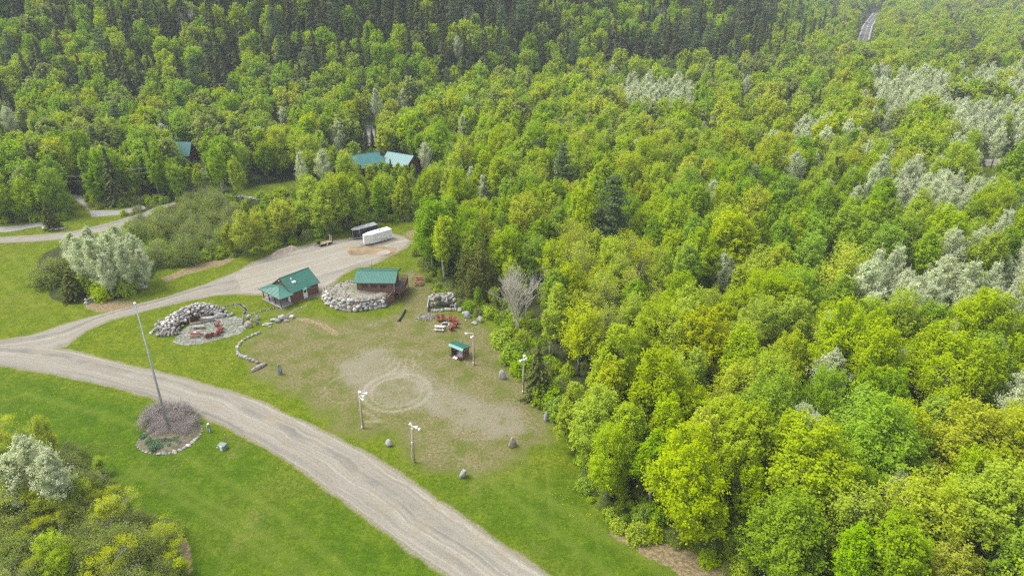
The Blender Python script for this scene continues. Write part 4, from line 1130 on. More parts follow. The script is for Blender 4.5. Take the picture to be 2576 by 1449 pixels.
# ------------------------------------------------------------------ outdoor furniture
def picnic_table(loc, rz, mat, label, group=None):
    t = empty("picnic_table", loc, rz, label, "picnic table", group)
    mb = MB()
    for k in range(5): mb.box(-.92, .92, -.37 + k * .15, -.24 + k * .15, .72, .76)
    mb.build("table_top", M[mat], t)
    for s in (-1, 1):
        mb = MB(); [mb.box(-.92, .92, s * .72 - .14 + k * .145, s * .72 - .01 + k * .145, .42, .46) for k in range(2)]
        mb.build("bench", M[mat], t)
        x = s * .62
        MB().bar((x, -.68, 0), (x, -.22, .72), .09, .05).bar((x, .68, 0), (x, .22, .72), .09, .05).bar((x, -.8, .39), (x, .8, .39), .05, .1).build("leg_frame", M[mat], t)
    return t
picnic_table(Z('B', 892, 690), .1, 'red_bench', "faded red picnic table on the flagstone patio")
o = MB().box(-.22, .22, -.16, .16, .0, .02); tag(o.build("paper_sheet", M['white_paint'], None, loc=Z('B', 892, 690) + Vector((0.02, .02, .77))), "white sheet lying on the red patio table", "sheet")
picnic_table(Z('C', 672, 410), .0, 'red_bench', "red picnic table nearest the thicket, beyond the other one by the deck")
picnic_table(Z('C', 655, 490), .03, 'red_bench', "red picnic table in front of the other one beside the raised cabin's deck")
picnic_table(Z('C', 975, 1172), -.12, 'grey_wood', "weathered white picnic table beside the fire ring")

def adirondack(name="garden_chair"):
    t = empty(name, (0, 0, 0))
    t["category"] = "chair"
    MB().plate([(-.3, -.35, .40), (.3, -.35, .40), (.28, .28, .27), (-.28, .28, .27)], .04).build("seat", M['red_paint'], t)
    mb = MB()
    for k in range(5):
        x = -.26 + k * .13; hgt = 1.06 - abs(k - 2) * .06
        mb.plate([(x - .055, .24, .28), (x + .055, .24, .28), (x * 1.15 + .06, .58, hgt), (x * 1.15 - .06, .58, hgt)], .025)
    mb.build("backrest", M['red_paint'], t)
    for s in (-1, 1):
        MB().box(s * .36 - .07, s * .36 + .07, -.42, .42, .56, .6).build("armrest", M['red_paint'], t)
        MB().box(s * .34 - .035, s * .34 + .035, -.38, -.29, 0, .56).build("leg", M['red_paint'], t)
        MB().bar((s * .31, .55, .02), (s * .31, -.3, .36), .04, .12).build("leg", M['red_paint'], t)
    return t
first = None
def chair(pos, face, label, group):
    """face: the direction the sitter looks, degrees from +X."""
    global first
    if first is None: first = c = adirondack()
    else: c = copy_tree(first)
    c.location = pos; c.rotation_euler = (0, 0, R(face + 90))
    tag(c, label, "chair", group)
ctr = Z('B', 960, 620)
for x, y, lab in [(1215, 540, "red garden chair farthest from the road on the flagstone patio"), (1268, 590, "red garden chair second from the top of the patio's arc"), (1270, 640, "red garden chair in the bend of the patio's arc"),
                  (1215, 680, "red garden chair just below the bend of the patio's arc"), (1125, 700, "red garden chair second from the end near the red patio table"), (1065, 715, "red garden chair closest to the red patio table")]:
    p = Z('B', x, y); chair(p, math.degrees(math.atan2(ctr.y - p.y, ctr.x - p.x)), lab, "red chairs on the patio")
ctr2 = Z('C', 1058, 1100)
for x, y, lab in [(970, 1040, "red garden chair on the far left of the fire ring"), (1030, 1030, "red garden chair second on the far side of the fire ring"), (1130, 1035, "red garden chair on the far right of the fire ring"), (1180, 1050, "red garden chair beside the far right one at the fire ring"),
                  (1210, 1085, "upper of the red garden chairs on the right of the fire ring"), (1205, 1135, "middle red garden chair on the right of the fire ring"), (1150, 1175, "red garden chair nearest the lamp post at the fire ring")]:
    p = Z('C', x, y); chair(p, math.degrees(math.atan2(ctr2.y - p.y, ctr2.x - p.x)), lab, "red chairs round the fire ring")
fr = empty("fire_ring", Z('C', 1060, 1100), 0, "round stone fire ring with charred ashes between the red chairs", "fire pit")
for k in range(13):
    a = 6.283 * k / 13; s = rr.uniform(.17, .22); stone("stone", (math.cos(a) * .72, math.sin(a) * .72, 0), (s * 1.1, s, s * .8), None, fr)
MB().lathe([(.02, .0), (.62, .0), (.5, .06), (.02, .09)], (0, 0, .0), 16).build("ashes", M['black'], fr)
tag(stone("boulder", Z('C', 1372, 1032), (.22, .2, .16), ROCKS[4]), "small white stone lying in the grass beyond the fire ring", "boulder")

# stone retaining wall with an outdoor hearth
rw = empty("stone_wall", Z('C', 1000, 900), 0, "old retaining wall of grey blocks with a stone hearth at the wood's edge", "stone wall")
O3 = rw.location.copy()
def blk(x, y, z, sx, sy, sz, me=None, rz=None):
    p = Z('C', x, y) - O3; stone("stone", (p.x, p.y, z), (sx, sy, sz), me or rr.choice(ROCKS + SLABS), rw, (rr.uniform(-.1, .1), rr.uniform(-.1, .1), rz if rz is not None else rr.uniform(-.3, .3)), .15)
for k in range(8): blk(870 + k * 42, 800 - k * 3, .0, .38, .32, .42)
for k in range(7): blk(880 + k * 46, 785 - k * 4, .75, .42, .3, .42)
for k in range(7): blk(880 + k * 48, 775 - k * 4, 1.5, .40, .3, .40)
for k in range(6): blk(860 + k * 36, 895 - k * 3, .0, .30, .24, .22)
for k in range(3): blk(1070 + k * 30, 880, .0, .36, .3, .36)
for k in range(4): blk(1170 + k * 16, 880 + (k % 2) * 6, 0, .22, .2, .4)
for z in (0, .7, 1.4): blk(1215 + z * 4, 862, z * .6, .3, .3, .35)
MB().plate([(-2.55, -.1, 0), (-2.35, 2.3, 0), (-2.35, 2.3, 2.3), (-2.55, -.1, 1.1)], .18).build("end_slab", M['rock_grey'], rw)
p = Z('C', 1170, 840) - O3
MB().box(p.x - .5, p.x + .5, p.y - .3, p.y + .3, .55, .72).build("hearth_slab", M['rock_grey'], rw, bevel=.03)
for s in (-.4, .4): MB().box(p.x + s - .12, p.x + s + .12, p.y - .25, p.y + .25, 0, .55).build("hearth_leg", M['rock'], rw, bevel=.04)
MB().box(p.x - .11, p.x + .11, p.y + .1, p.y + .3, .72, 2.3).box(p.x - .16, p.x + .16, p.y + .05, p.y + .35, 2.3, 2.42).build("flue", M['tan_wood'], rw)
backfill = [((rr.uniform(-2.2, 2.4), rr.uniform(1.2, 3.2), rr.uniform(1.6, 2.2)), rr.uniform(.25, .6)) for _ in range(60)]
tag(rubble_mesh("backfill", backfill + [((rr.uniform(-2.2, .2), rr.uniform(.1, 1.1), rr.uniform(.02, .2)), rr.uniform(.12, .25)) for _ in range(70)], rw), kind="stuff")
for x, y, sx, sz, lab in [(1285, 880, .75, .5, "long low boulder right of the stone hearth"), (1325, 855, .45, .6, "upright pale boulder right of the stone hearth"), (1400, 985, .75, .85, "large grey boulder at the wood's edge near the fire ring"),
                          (1350, 930, .5, .45, "mid-sized boulder between the hearth and the large grey one"), (1580, 1050, .62, .75, "tall pale boulder under the bare grey tree"), (1500, 1085, .6, .35, "flat boulder left of the tall pale one"),
                          (1470, 840, .42, .7, "boulder standing in the bushes above the wood's edge"), (1490, 760, .4, .45, "topmost boulder peeping from the bushes behind the hearth")]:
    tag(stone("boulder", Z('C', x, y), (sx, sx * .75, sz)), lab, "boulder")
tag(rubble_mesh("stone_heap", [((p_.x + rr.gauss(0, .75), p_.y + rr.gauss(0, .55), rr.uniform(.0, .18)), rr.uniform(.06, .16)) for p_ in [Z('C', 775, 985)] for _ in range(220)]), "low heap of small pinkish stones beside the fire ring", "stone heap", kind="stuff")
# boulder wall in front of the blossoming clump
w3 = empty("boulder_wall", Z('D', 1250, 1110), 0, "low wall of grey boulders at the foot of the blossoming clump", "stone wall")
for i, q in enumerate(offs([Z('D', *p) for p in [(920, 1232), (1000, 1205), (1100, 1180), (1200, 1150), (1260, 1120), (1400, 1085), (1500, 1070), (1570, 1065)]], 24)):
    q = q - w3.location
    for z in ((0, .55) if i < 22 else (0,)):
        s = rr.uniform(.34, .52); stone("boulder", (q.x + rr.uniform(-.15, .15), q.y + z * .5, z), (s * 1.15, s * .8, s * .75), rr.choice(ROCKS + SLABS), w3)
w4 = empty("boulder_wall", Z('D', 560, 445), 0, "low curb of stones round the dark conifer by the left road", "stone wall")
for q in offs([Z('D', *p) for p in [(460, 430), (500, 450), (570, 455), (640, 445), (690, 440)]], 12):
    q = q - w4.location; s = rr.uniform(.4, .6); stone("boulder", q, (s * 1.1, s * .8, s * .75), None, w4)
w5 = empty("boulder_wall", Z('N', 820, 950), 0, "low dry-stone wall along the small far lawn", "stone wall")
for q in offs([Z('N', *p) for p in [(670, 945), (740, 945), (800, 955), (880, 965), (960, 965)]], 22):
    q = q - w5.location; s = rr.uniform(.45, .7); stone("boulder", q, (s * 1.1, s * .8, s * .8), None, w5)
# black drain pipe, brush pile, gravel heap
q0, q1 = Z('C', 455, 885), Z('C', 360, 1040)
tag(MB().tube([(0, 0, .16), tuple((q1 - q0) * .5 + Vector((.05, 0, .15))), tuple(q1 - q0 + Vector((0, 0, .15)))], .17, 10).box((q1 - q0).x - .35, (q1 - q0).x + .3, (q1 - q0).y - .2, (q1 - q0).y + .2, 0, .14).build("drain_pipe", M['black'], None, True, loc=q0), "black drain pipe lying on the worn grass", "pipe")
mb = MB(); bp_ = Z('A', 2340, 285)
for _ in range(170):
    a, b = rr.uniform(0, 6.3), rr.uniform(-.3, .5); l = rr.uniform(.6, 1.5); c = Vector((rr.gauss(0, .9), rr.gauss(0, .7), rr.uniform(.05, .7)))
    mb.tube([c, c + Vector((math.cos(a) * l, math.sin(a) * l, b * l))], [.03, .012], 4, False)
M['dead_twig'] = plain('dead brown twigs', (.25, .14, .095), .9, .3, 4)
tag(mb.build("brush_pile", M['dead_twig'], None, loc=bp_), "reddish pile of dead brush at the edge of the gravel yard", "brush pile")
gp = [Z('A', *p) for p in [(380, 640), (440, 600), (560, 560), (620, 535), (700, 525), (770, 545), (740, 570), (640, 600), (520, 640), (420, 665)]]
g0 = sum(gp, Vector()) / len(gp)
xs, ys = np.linspace(-9, 9, 60), np.linspace(-6, 6, 44); PX, PY = np.meshgrid(xs + g0.x, ys + g0.y)
ins = np.where(inpoly(PX, PY, [(p.x, p.y) for p in gp]), dpoly(PX, PY, [(p.x, p.y) for p in gp], True), -.1)
PZ = np.clip(ins * .75, -.08, 1.1) + np.where(ins > 0, (fbm(PX, PY, .9, 4) - .5) * .3, 0)
ii = np.arange(60 * 44).reshape(44, 60)
M['gravel_heap'] = plain('pinkish gravel', (.36, .29, .235), 1.0, .22, 2.5, bump=.5)
tag(link("gravel_heap", mesh_np("gravel_heap", np.stack([PX.ravel() - g0.x, PY.ravel() - g0.y, PZ.ravel()], 1), np.stack([ii[:-1, :-1], ii[:-1, 1:], ii[1:, 1:], ii[1:, :-1]], -1).reshape(-1, 4), M['gravel_heap'], True), loc=g0), "long low heap of pinkish gravel by the yard's far edge", "gravel heap")

# distant cars
def car(pos, rz, label):
    t = empty("car", pos, rz, label, "car", "cars on the distant highway")
    MB().prism([(-2.2, -.85), (2.2, -.85), (2.3, -.6), (2.3, .6), (2.2, .85), (-2.2, .85)], .35, .95).build("body", M['white_paint'], t, bevel=.1)
    mb = MB(); mb.add([(-1.6, -.78, .95), (1.0, -.78, .95), (1.0, .78, .95), (-1.6, .78, .95), (-1.2, -.66, 1.5), (.4, -.66, 1.5), (.4, .66, 1.5), (-1.2, .66, 1.5)], [(4, 5, 6, 7), (0, 1, 5, 4), (1, 2, 6, 5), (2, 3, 7, 6), (3, 0, 4, 7)]); mb.build("cabin", M['glass'], t)
    MB().box(-1.2, .4, -.66, .66, 1.5, 1.54).build("roof", M['white_paint'], t)
    for x in (-1.4, 1.4):
        for y in (-.78, .78): MB().lathe([(.1, -.1), (.33, -.1), (.33, .1), (.1, .1)], (x, y, .33), 12, Matrix.Rotation(R(90), 4, 'X')).build("wheel", M['tyre'], t)
for (u, v, lab) in [(2184, 59, "white car farther off on the distant highway"), (2180, 70, "white car closer on the distant highway")]:
    p = G(u, v); p.z = float(hill(p.x, p.y)) + .04; car(p + Vector((1.6, 0, 0)), R(80), lab)

# ------------------------------------------------------------------ tree shapes
LEAF = {}
LEAF['bright'] = leafmat('spring maple leaves', (.360, .470, .008), .42, .006, .08, (.450, .560, .010))
LEAF['yellow'] = leafmat('yellowish young leaves', (.430, .490, .013), .42, .006, .08, (.500, .560, .022))
LEAF['mid'] = leafmat('mid green leaves', (.275, .420, .009), .42, .007, .10, (.325, .480, .010))
LEAF['olive'] = leafmat('olive willow leaves', (.240, .300, .050), .42, .008, .12, (.330, .390, .080))
LEAF['pale'] = leafmat('pale silvery young leaves', (.55, .61, .33), .42, .006, .08, (.73, .77, .51))
LEAF['conifer'] = leafmat('dark conifer needles', (.105, .135, .032), .28, .012, .24, (.195, .215, .055))
LEAF['pine'] = leafmat('blue green pine needles', (.125, .190, .065), .30, .008, .14, (.210, .275, .100))
LEAF['cedar'] = leafmat('olive cedar foliage', (.125, .150, .020), .28, .008, .10, (.200, .215, .032))
LEAF['lilac'] = leafmat('dry pinkish twigs and buds', (.40, .325, .295), .3, .008, .10, (.47, .41, .36))
LEAF['tuft'] = leafmat('grey green tufts', (.12, .22, .10), .3, .01, .12)

def unit(a): return a / np.maximum(np.linalg.norm(a, axis=1, keepdims=True), 1e-6)

def leaves(C, Nn, S, lr, rng, asp=.62):
    """Bent four-cornered leaf sprays."""
    n = len(C); r = unit(rng.normal(size=(n, 3))); t = unit(np.cross(Nn, r)); b = np.cross(Nn, t)
    S = np.asarray(S)[:, None]
    bend = Nn * S * rng.uniform(-.35, .1, (n, 1))
    V = np.stack([C + t * S + bend, C + b * S * asp, C - t * S + bend, C - b * S * asp], 1).reshape(-1, 3)
    return V, np.arange(4 * n).reshape(n, 4), np.repeat(lr, 4)

def branch_tubes(mb, rng, start, tips, r0, n=5):
    for t in tips:
        s = Vector(start(t)); e = Vector(t); m = s.lerp(e, .5) + Vector((rng.normal() * .2, rng.normal() * .2, .12 * (e - s).length))
        mb.tube([s, m, e], [r0, r0 * .6, r0 * .2], n, False)

def round_tree(seed, H, Rr, zb, n_cl, n_lf, ls, leafy=1.0, bark='bark', tall=1.0, limbs=12, clr=.20):
    """Broad crown: lobes carrying flattened leaf clumps, on a trunk with limbs."""
    rng = np.random.default_rng(seed)
    cz = (zb + H) / 2; hz = (H - zb) / 2
    nl = 6 + int(rng.integers(0, 4))
    ld = unit(rng.normal(size=(nl, 3)) * (1, 1, .9)); lc = ld * rng.uniform(.28, .56, (nl, 1)) * (1, 1, 1.25); lc[:, :2] *= (1.12 - .45 * np.clip(lc[:, 2:3], -.4, 1)); lrad = rng.uniform(.34, .56, nl) * (1 - .22 * np.clip(lc[:, 2], 0, 1))
    lc[0] = (0, 0, .45); lrad[0] = .50; lc[1] = (0, 0, -.15); lrad[1] = .62
    C = []
    k = 0
    while len(C) < n_cl and k < 20000:
        k += 1
        i = rng.integers(nl); d = rng.normal(size=3); d /= np.linalg.norm(d)
        if d[2] < -.45 and rng.random() < .7: continue
        p = lc[i] + d * lrad[i] * rng.uniform(.72, 1.02)
        if any(np.linalg.norm((p - lc[j])) < lrad[j] * .62 for j in range(nl)): continue
        C.append(p)
    C = np.array(C)
    P = C * (Rr, Rr, hz) * (1, 1, 1.02) + (0, 0, cz)
    ci = rng.integers(0, len(P), n_lf)
    rad = Rr * clr * rng.uniform(.65, 1.25, len(P))
    dirs = unit(unit(C * (1, 1, .8)) * .75 + np.array((0, 0, 1.)) * rng.uniform(.25, 1.25, (len(P), 1)) + rng.normal(size=(len(P), 3)) * .22)
    tt = rng.uniform(-1.15, .95, n_lf); rw = rad[ci]
    L_ = P[ci] + dirs[ci] * (tt * rw * 1.75)[:, None] + rng.normal(size=(n_lf, 3)) * (rw * (.46 - .26 * tt))[:, None] * (1, 1, .7)
    L_[:, 2] = np.maximum(L_[:, 2], .35)
    out = unit(C[ci] * (1, 1, .8))
    nr = unit(out * .5 + np.array((0, 0, .75)) + rng.normal(size=(n_lf, 3)) * .42)
    S = ls * rng.uniform(.6, 1.25, n_lf)
    lr = np.clip(rng.random(len(P))[ci] * .55 + rng.random(n_lf) * .45, 0, 1)
    cr = leaves(L_, nr, S, lr, rng)
    mb = MB(); r0 = .016 * H
    lean = rng.normal(size=2) * .25
    mb.tube([(0, 0, -.3), (lean[0] * .4, lean[1] * .4, zb * .8 + .5), (lean[0], lean[1], cz), (lean[0] * 1.2, lean[1] * 1.2, cz + hz * .6)], [r0 * 1.2, r0 * .9, r0 * .6, r0 * .2], 7)
    tips = P[rng.choice(len(P), min(limbs, len(P)), False)]
    branch_tubes(mb, rng, lambda t: (lean[0] * .6, lean[1] * .6, max(zb * .6, t[2] - .75 * math.hypot(t[0], t[1]) - .6)), tips, r0 * .42)
    return dict(crown=cr, trunk=mb, bark=bark, H=H, R=Rr)

def grow(rng, p, d, l, r, depth, segs, tips, spread=.55, up=.25):
    e = p + d * l
    m = (p + e) / 2 + rng.normal(size=3) * l * .05
    segs.append((p, m, e, r))
    if depth == 0: tips.append((e, d)); return
    for _ in range(2 + (rng.random() < .55)):
        nd = d + rng.normal(size=3) * spread + np.array((0, 0, up)); nd /= np.linalg.norm(nd)
        grow(rng, e if rng.random() < .75 else m, nd, l * rng.uniform(.62, .86), r * .62, depth - 1, segs, tips, spread, up)

def twig_tree(seed, H, n_lf, ls, depth=5, stems=1, bark='bark', l0=.26, spread=.5, up=.2):
    """Branching skeleton with sparse leaf sprays at the twig ends."""
    rng = np.random.default_rng(seed); segs, tips = [], []
    for s in range(stems):
        d = np.array((rng.normal() * .22, rng.normal() * .22, 1.)) if stems > 1 else np.array((.03, .02, 1.))
        d /= np.linalg.norm(d)
        grow(rng, np.array((rng.normal() * .12 * (stems > 1), rng.normal() * .12 * (stems > 1), -.2)), d, H * l0 * rng.uniform(.85, 1.1), .0125 * H / stems ** .4, depth, segs, tips, spread, up)
    top = max(t[0][2] for t in tips); k = H / top
    mb = MB()
    for p, m, e, r in segs: mb.tube([p * k, m * k, e * k], [max(r, .018), max(r * .85, .016), max(r * .66, .014)], 5 if r > .05 else 3, False)
    T = np.array([t[0] for t in tips]) * k
    cr = None
    if n_lf:
        ci = rng.integers(0, len(T), n_lf); L_ = T[ci] + rng.normal(size=(n_lf, 3)) * (.5, .5, .38)
        nr = unit(np.array((0, 0, .8)) + rng.normal(size=(n_lf, 3)) * .6)
        cr = leaves(L_, nr, ls * rng.uniform(.6, 1.2, n_lf), np.clip(rng.random(len(T))[ci] * .6 + rng.random(n_lf) * .4, 0, 1), rng)
    return dict(crown=cr, trunk=mb, bark=bark, H=H, R=float(np.abs(T[:, :2]).max()))

def plume_tree(seed, H, Rr, zb, nb, n_lf, ls, bark='pale_bark'):
    """Poplar: steep branches, each a brush of small pale leaves."""
    rng = np.random.default_rng(seed); mb = MB(); r0 = .011 * H
    mb.tube([(0, 0, -.3), (.05, .03, H * .5), (0, 0, H * .96)], [r0 * 1.15, r0 * .75, r0 * .15], 7)
    L_, nr, lr = [], [], []
    per = n_lf // nb
    for k in range(nb):
        f = (k + rng.random()) / nb; z = zb + (H * .93 - zb) * f ** .85
        prof = (1 - f) ** .62 * (.55 + .45 * min(1, f * 4 + .25)); ln = max(.9, Rr * 1.45 * prof * rng.uniform(.7, 1.1)); a = k * 2.4 + rng.normal() * .4
        el = R(rng.uniform(35, 58)); d = np.array((math.cos(a) * math.cos(el), math.sin(a) * math.cos(el), math.sin(el)))
        p = np.array((0, 0, z * .88)); e = p + d * ln + np.array((0, 0, ln * .18)); m = (p + e) / 2 - np.array((0, 0, ln * .05))
        mb.tube([p, m, e], [r0 * .3, r0 * .2, r0 * .06], 4, False)
        t = rng.uniform(.22, 1.08, per)[:, None]
        q = p + (e - p) * t - np.array((0, 0, 1)) * (t * (1 - t) * ln * .1)
        L_.append(q + rng.normal(size=(per, 3)) * (.10 + .11 * ln * (1 - .6 * t)) * (1, 1, .9)); nr.append(unit(rng.normal(size=(per, 3)) + np.array((0, 0, .7)) + d * .5)); lr.append(np.clip(rng.random() * .5 + rng.random(per) * .5, 0, 1))
    L_, nr, lr = np.concatenate(L_), np.concatenate(nr), np.concatenate(lr)
    return dict(crown=leaves(L_, nr, ls * rng.uniform(.6, 1.2, len(L_)), lr, rng), trunk=mb, bark=bark, H=H, R=Rr)

def cone_tree(seed, H, Rr, zb, levels, per, ls, droop=.35, shape=.85, bark='dark_bark', wob=.18):
    """Conifer: whorls of drooping flat sprays."""
    rng = np.random.default_rng(seed); mb = MB(); r0 = .012 * H
    mb.tube([(0, 0, -.3), (0, 0, H * .97)], [r0 * 1.2, r0 * .12], 6)
    L_, nr, S, lr = [], [], [], []
    for i in range(levels):
        f = (i + .5) / levels; z = zb + (H - zb) * f ** .92; rad = Rr * (1 - f) ** shape * rng.uniform(1 - wob, 1 + wob) + .12
        for k in range(per if f < .75 else max(4, per // 2)):
            a = rng.uniform(0, 6.283); ln = rad * rng.uniform(.7, 1.12); n = max(3, int(ln / (ls * .62)))
            br = rng.random()
            for j in range(n):
                t = (j + .6) / n; x = ln * t
                for s in (-1, 0, 1):
                    if s and rng.random() < .25: continue
                    off = s * ls * .75 * (1.15 - t) + rng.normal() * .04
                    L_.append((math.cos(a) * x - math.sin(a) * off, math.sin(a) * x + math.cos(a) * off, z - droop * x * (.35 + .65 * t) + rng.normal() * .05 - abs(s) * .05))
                    nr.append((math.cos(a) * .45 + rng.normal() * .25, math.sin(a) * .45 + rng.normal() * .25, .85)); S.append(ls * rng.uniform(.7, 1.2)); lr.append(min(1, .55 * br + .45 * rng.random() * (.5 + t)))
    L_.append((0, 0, H - .05)); nr.append((1, 0, .2)); S.append(ls * .7); lr.append(.5)
    return dict(crown=leaves(np.array(L_), unit(np.array(nr)), np.array(S), np.array(lr), rng, .5), trunk=mb, bark=bark, H=H, R=Rr)

def pine_tree(seed, H, Rr, zb, tiers, n_lf, ls):
    """White pine: open tiers of level plumes."""
    rng = np.random.default_rng(seed); mb = MB(); r0 = .012 * H
    mb.tube([(0, 0, -.3), (.1, 0, H * .5), (0, .1, H * .95)], [r0 * 1.2, r0 * .8, r0 * .15], 7)
    P = []
    for i in range(tiers):
        f = i / (tiers - 1); z = zb + (H - zb) * f * .97; rad = Rr * (.55 + .6 * f * (1 - f) * 2) * (1 - .82 * f ** 1.6) * rng.uniform(.7, 1.15)
        for k in range(5 + int(rng.integers(0, 3)) if f < .9 else 3):
            a = rng.uniform(0, 6.283)
            for t in (.45, .75, 1.0):
                P.append((math.cos(a + t * .2) * rad * t, math.sin(a + t * .2) * rad * t, z + .22 * rad * t * t + rng.normal() * .08))
            mb.tube([(0, 0, z - .1), (math.cos(a + .2) * rad, math.sin(a + .2) * rad, z + .2 * rad)], [r0 * .22, r0 * .06], 4, False)
    P.append((0, 0, H * .98)); P = np.array(P); ci = rng.integers(0, len(P), n_lf)
    L_ = P[ci] + rng.normal(size=(n_lf, 3)) * (.42, .42, .14) * (Rr / 3.4)
    nr = unit(np.array((0, 0, 1.)) + rng.normal(size=(n_lf, 3)) * .5)
    return dict(crown=leaves(L_, nr, ls * rng.uniform(.6, 1.2, n_lf), np.clip(rng.random(len(P))[ci] * .6 + rng.random(n_lf) * .4, 0, 1), rng, .4), trunk=mb, bark='dark_bark', H=H, R=Rr)

def dome_shrub(seed, H, Rr, n_lf, ls, stems=9, bark='bark', fine=.5):
    """Many-stemmed shrub: fine leaves through a domed volume."""
    rng = np.random.default_rng(seed); mb = MB(); ends = []
    for k in range(stems):
        a, q = rng.uniform(0, 6.283), rng.uniform(.2, .85); e = np.array((math.cos(a) * Rr * q, math.sin(a) * Rr * q, H * (1 - .45 * q * q) * rng.uniform(.75, .98)))
        mb.tube([(rng.normal() * .12, rng.normal() * .12, -.1), e * (.45, .45, .55), e], [.05, .035, .012], 4, False); ends.append(e)
        for _ in range(4):
            b = e * (.45, .45, .55) + (e - e * (.45, .45, .55)) * rng.random(); t = b + rng.normal(size=3) * (.35 * Rr, .35 * Rr, .2 * H) + (0, 0, .15 * H)
            mb.tube([b, t], [.022, .008], 3, False); ends.append(t)
    nc = 110; d = unit(rng.normal(size=(nc, 3))); d[:, 2] = np.abs(d[:, 2]); rad = rng.uniform(.55, 1.0, (nc, 1)) * (1 + .16 * np.sin(3 * np.arctan2(d[:, 1:2], d[:, 0:1]) + seed))
    C = d * rad * (Rr, Rr, H * .9) + (0, 0, H * .08)
    ci = rng.integers(0, nc, n_lf); L_ = C[ci] + rng.normal(size=(n_lf, 3)) * (.26 * fine * Rr, .26 * fine * Rr, .2 * fine * H); L_[:, 2] = np.maximum(L_[:, 2], .08)
    nr = unit(d[ci] * .6 + np.array((0, 0, .6)) + rng.normal(size=(n_lf, 3)) * .55)
    return dict(crown=leaves(L_, nr, ls * rng.uniform(.6, 1.25, n_lf), np.clip(rng.random(nc)[ci] * .55 + rng.random(n_lf) * .45, 0, 1), rng), trunk=mb, bark=bark, H=H, R=Rr)

PROTO = {}
def proto(key, leaf, t):
    cr = t['crown']
    cm = mesh_np('crown', cr[0], cr[1], LEAF[leaf], False, dict(lr=cr[2])) if cr is not None else None
    PROTO[key] = dict(crown=cm, trunk=t['trunk'].mesh('trunk', M[t['bark']], True), H=t['H'], R=t['R'])
def recolour(key, src, leaf, bark=None):
    s = PROTO[src]; cm = s['crown'].copy(); cm.materials[0] = LEAF[leaf]; PROTO[key] = dict(s, crown=cm)
for i in range(5):
    proto(f'mb{i}', 'bright', round_tree(10 + i, 14 + (i % 3), (4.7, 3.7, 5.1, 4.1, 3.4)[i], 1.6, (230, 200, 260, 210, 190)[i], 27000, .145, limbs=26, clr=.175))
    recolour(f'my{i}', f'mb{i}', 'yellow'); recolour(f'mm{i}', f'mb{i}', 'mid')
for i in range(4):   # half-leafed crowns that show their limbs
    proto(f'sp{i}', 'yellow' if i % 2 else 'bright', round_tree(40 + i, 14, 3.9, 3.6, 130, 7000, .15, limbs=70, clr=.21))
    proto(f'bi{i}', 'mid', round_tree(60 + i, 13.8, 2.7, 3.0, 150, 14000, .15, bark='birch_bark', limbs=18, clr=.25))
    recolour(f'bb{i}', f'bi{i}', 'bright')
    proto(f'po{i}', 'pale', plume_tree(80 + i, 14.5, (3.0, 2.4, 3.3, 2.2)[i], 2.6, 70, 10500, .12))
    proto(f'co{i}', 'conifer', cone_tree(100 + i, 17, 3.1 + .3 * (i % 2), 1.2, 34, 8, .40, .42, .8))
    proto(f'wi{i}', 'olive', dome_shrub(140 + i, 4.6, 2.8, 7500, .10, 16))
    proto(f'bu{i}', 'bright' if i % 2 else 'mid', dome_shrub(160 + i, 2.2, 1.5, 2200, .15, 6))
for i in range(3):
    proto(f'pi{i}', 'pine', pine_tree(120 + i, 17, 4.2, 3.5, 12, 5200, .30))
    proto(f'sn{i}', 'yellow', twig_tree(180 + i, 12, 3200, .13, 5, bark='pale_bark', l0=.24))
    proto(f'ds{i}', 'conifer', cone_tree(190 + i, 11, 2.6, .4, 34, 11, .22, .30, .9))
proto('ce0', 'cedar', dome_shrub(200, 9, 2.7, 9000, .16, 5, 'dark_bark', .45)); proto('ce1', 'cedar', cone_tree(201, 9, 3.0, .2, 30, 12, .26, .05, .62))
proto('ba0', 'yellow', twig_tree(210, 13.5, 0, .1, 6, 6, 'bare_bark', .26, .30, .30)); proto('ba1', 'yellow', twig_tree(211, 11, 0, .1, 6, 1, 'pale_bark', .26, .5, .15))
proto('li0', 'lilac', dome_shrub(220, 2.3, 2.0, 3600, .06, 40, 'pale_bark', .7))
proto('tu0', 'tuft', dome_shrub(230, .42, .42, 500, .06, 3))
# coarser copies for the far woods
for i in range(4):
    proto(f'fb{i}', 'bright', round_tree(310 + i, 13.5 + (i % 3), 4.4 + .35 * (i % 3), 1.4, 200, 8000, .28, limbs=6, clr=.18)); recolour(f'fy{i}', f'fb{i}', 'yellow'); recolour(f'fm{i}', f'fb{i}', 'mid')
for i in range(3):
    proto(f'fo{i}', 'olive', round_tree(330 + i, 11, 3.8, 2.0, 90, 2200, .36, limbs=14))
    proto(f'fp{i}', 'pale', plume_tree(340 + i, 14.5, 2.7 + .3 * i, 2.6, 50, 3500, .20))
    proto(f'fl{i}', 'bright', plume_tree(360 + i, 14, 3.3, 2.2, 50, 5000, .25, 'birch_bark')); recolour(f'fn{i}', f'fl{i}', 'mid'); recolour(f'fu{i}', f'fl{i}', 'yellow')
    proto(f'fc{i}', 'conifer', cone_tree(350 + i, 18, 3.2, 1.0, 24, 7, .58, .42, .8))

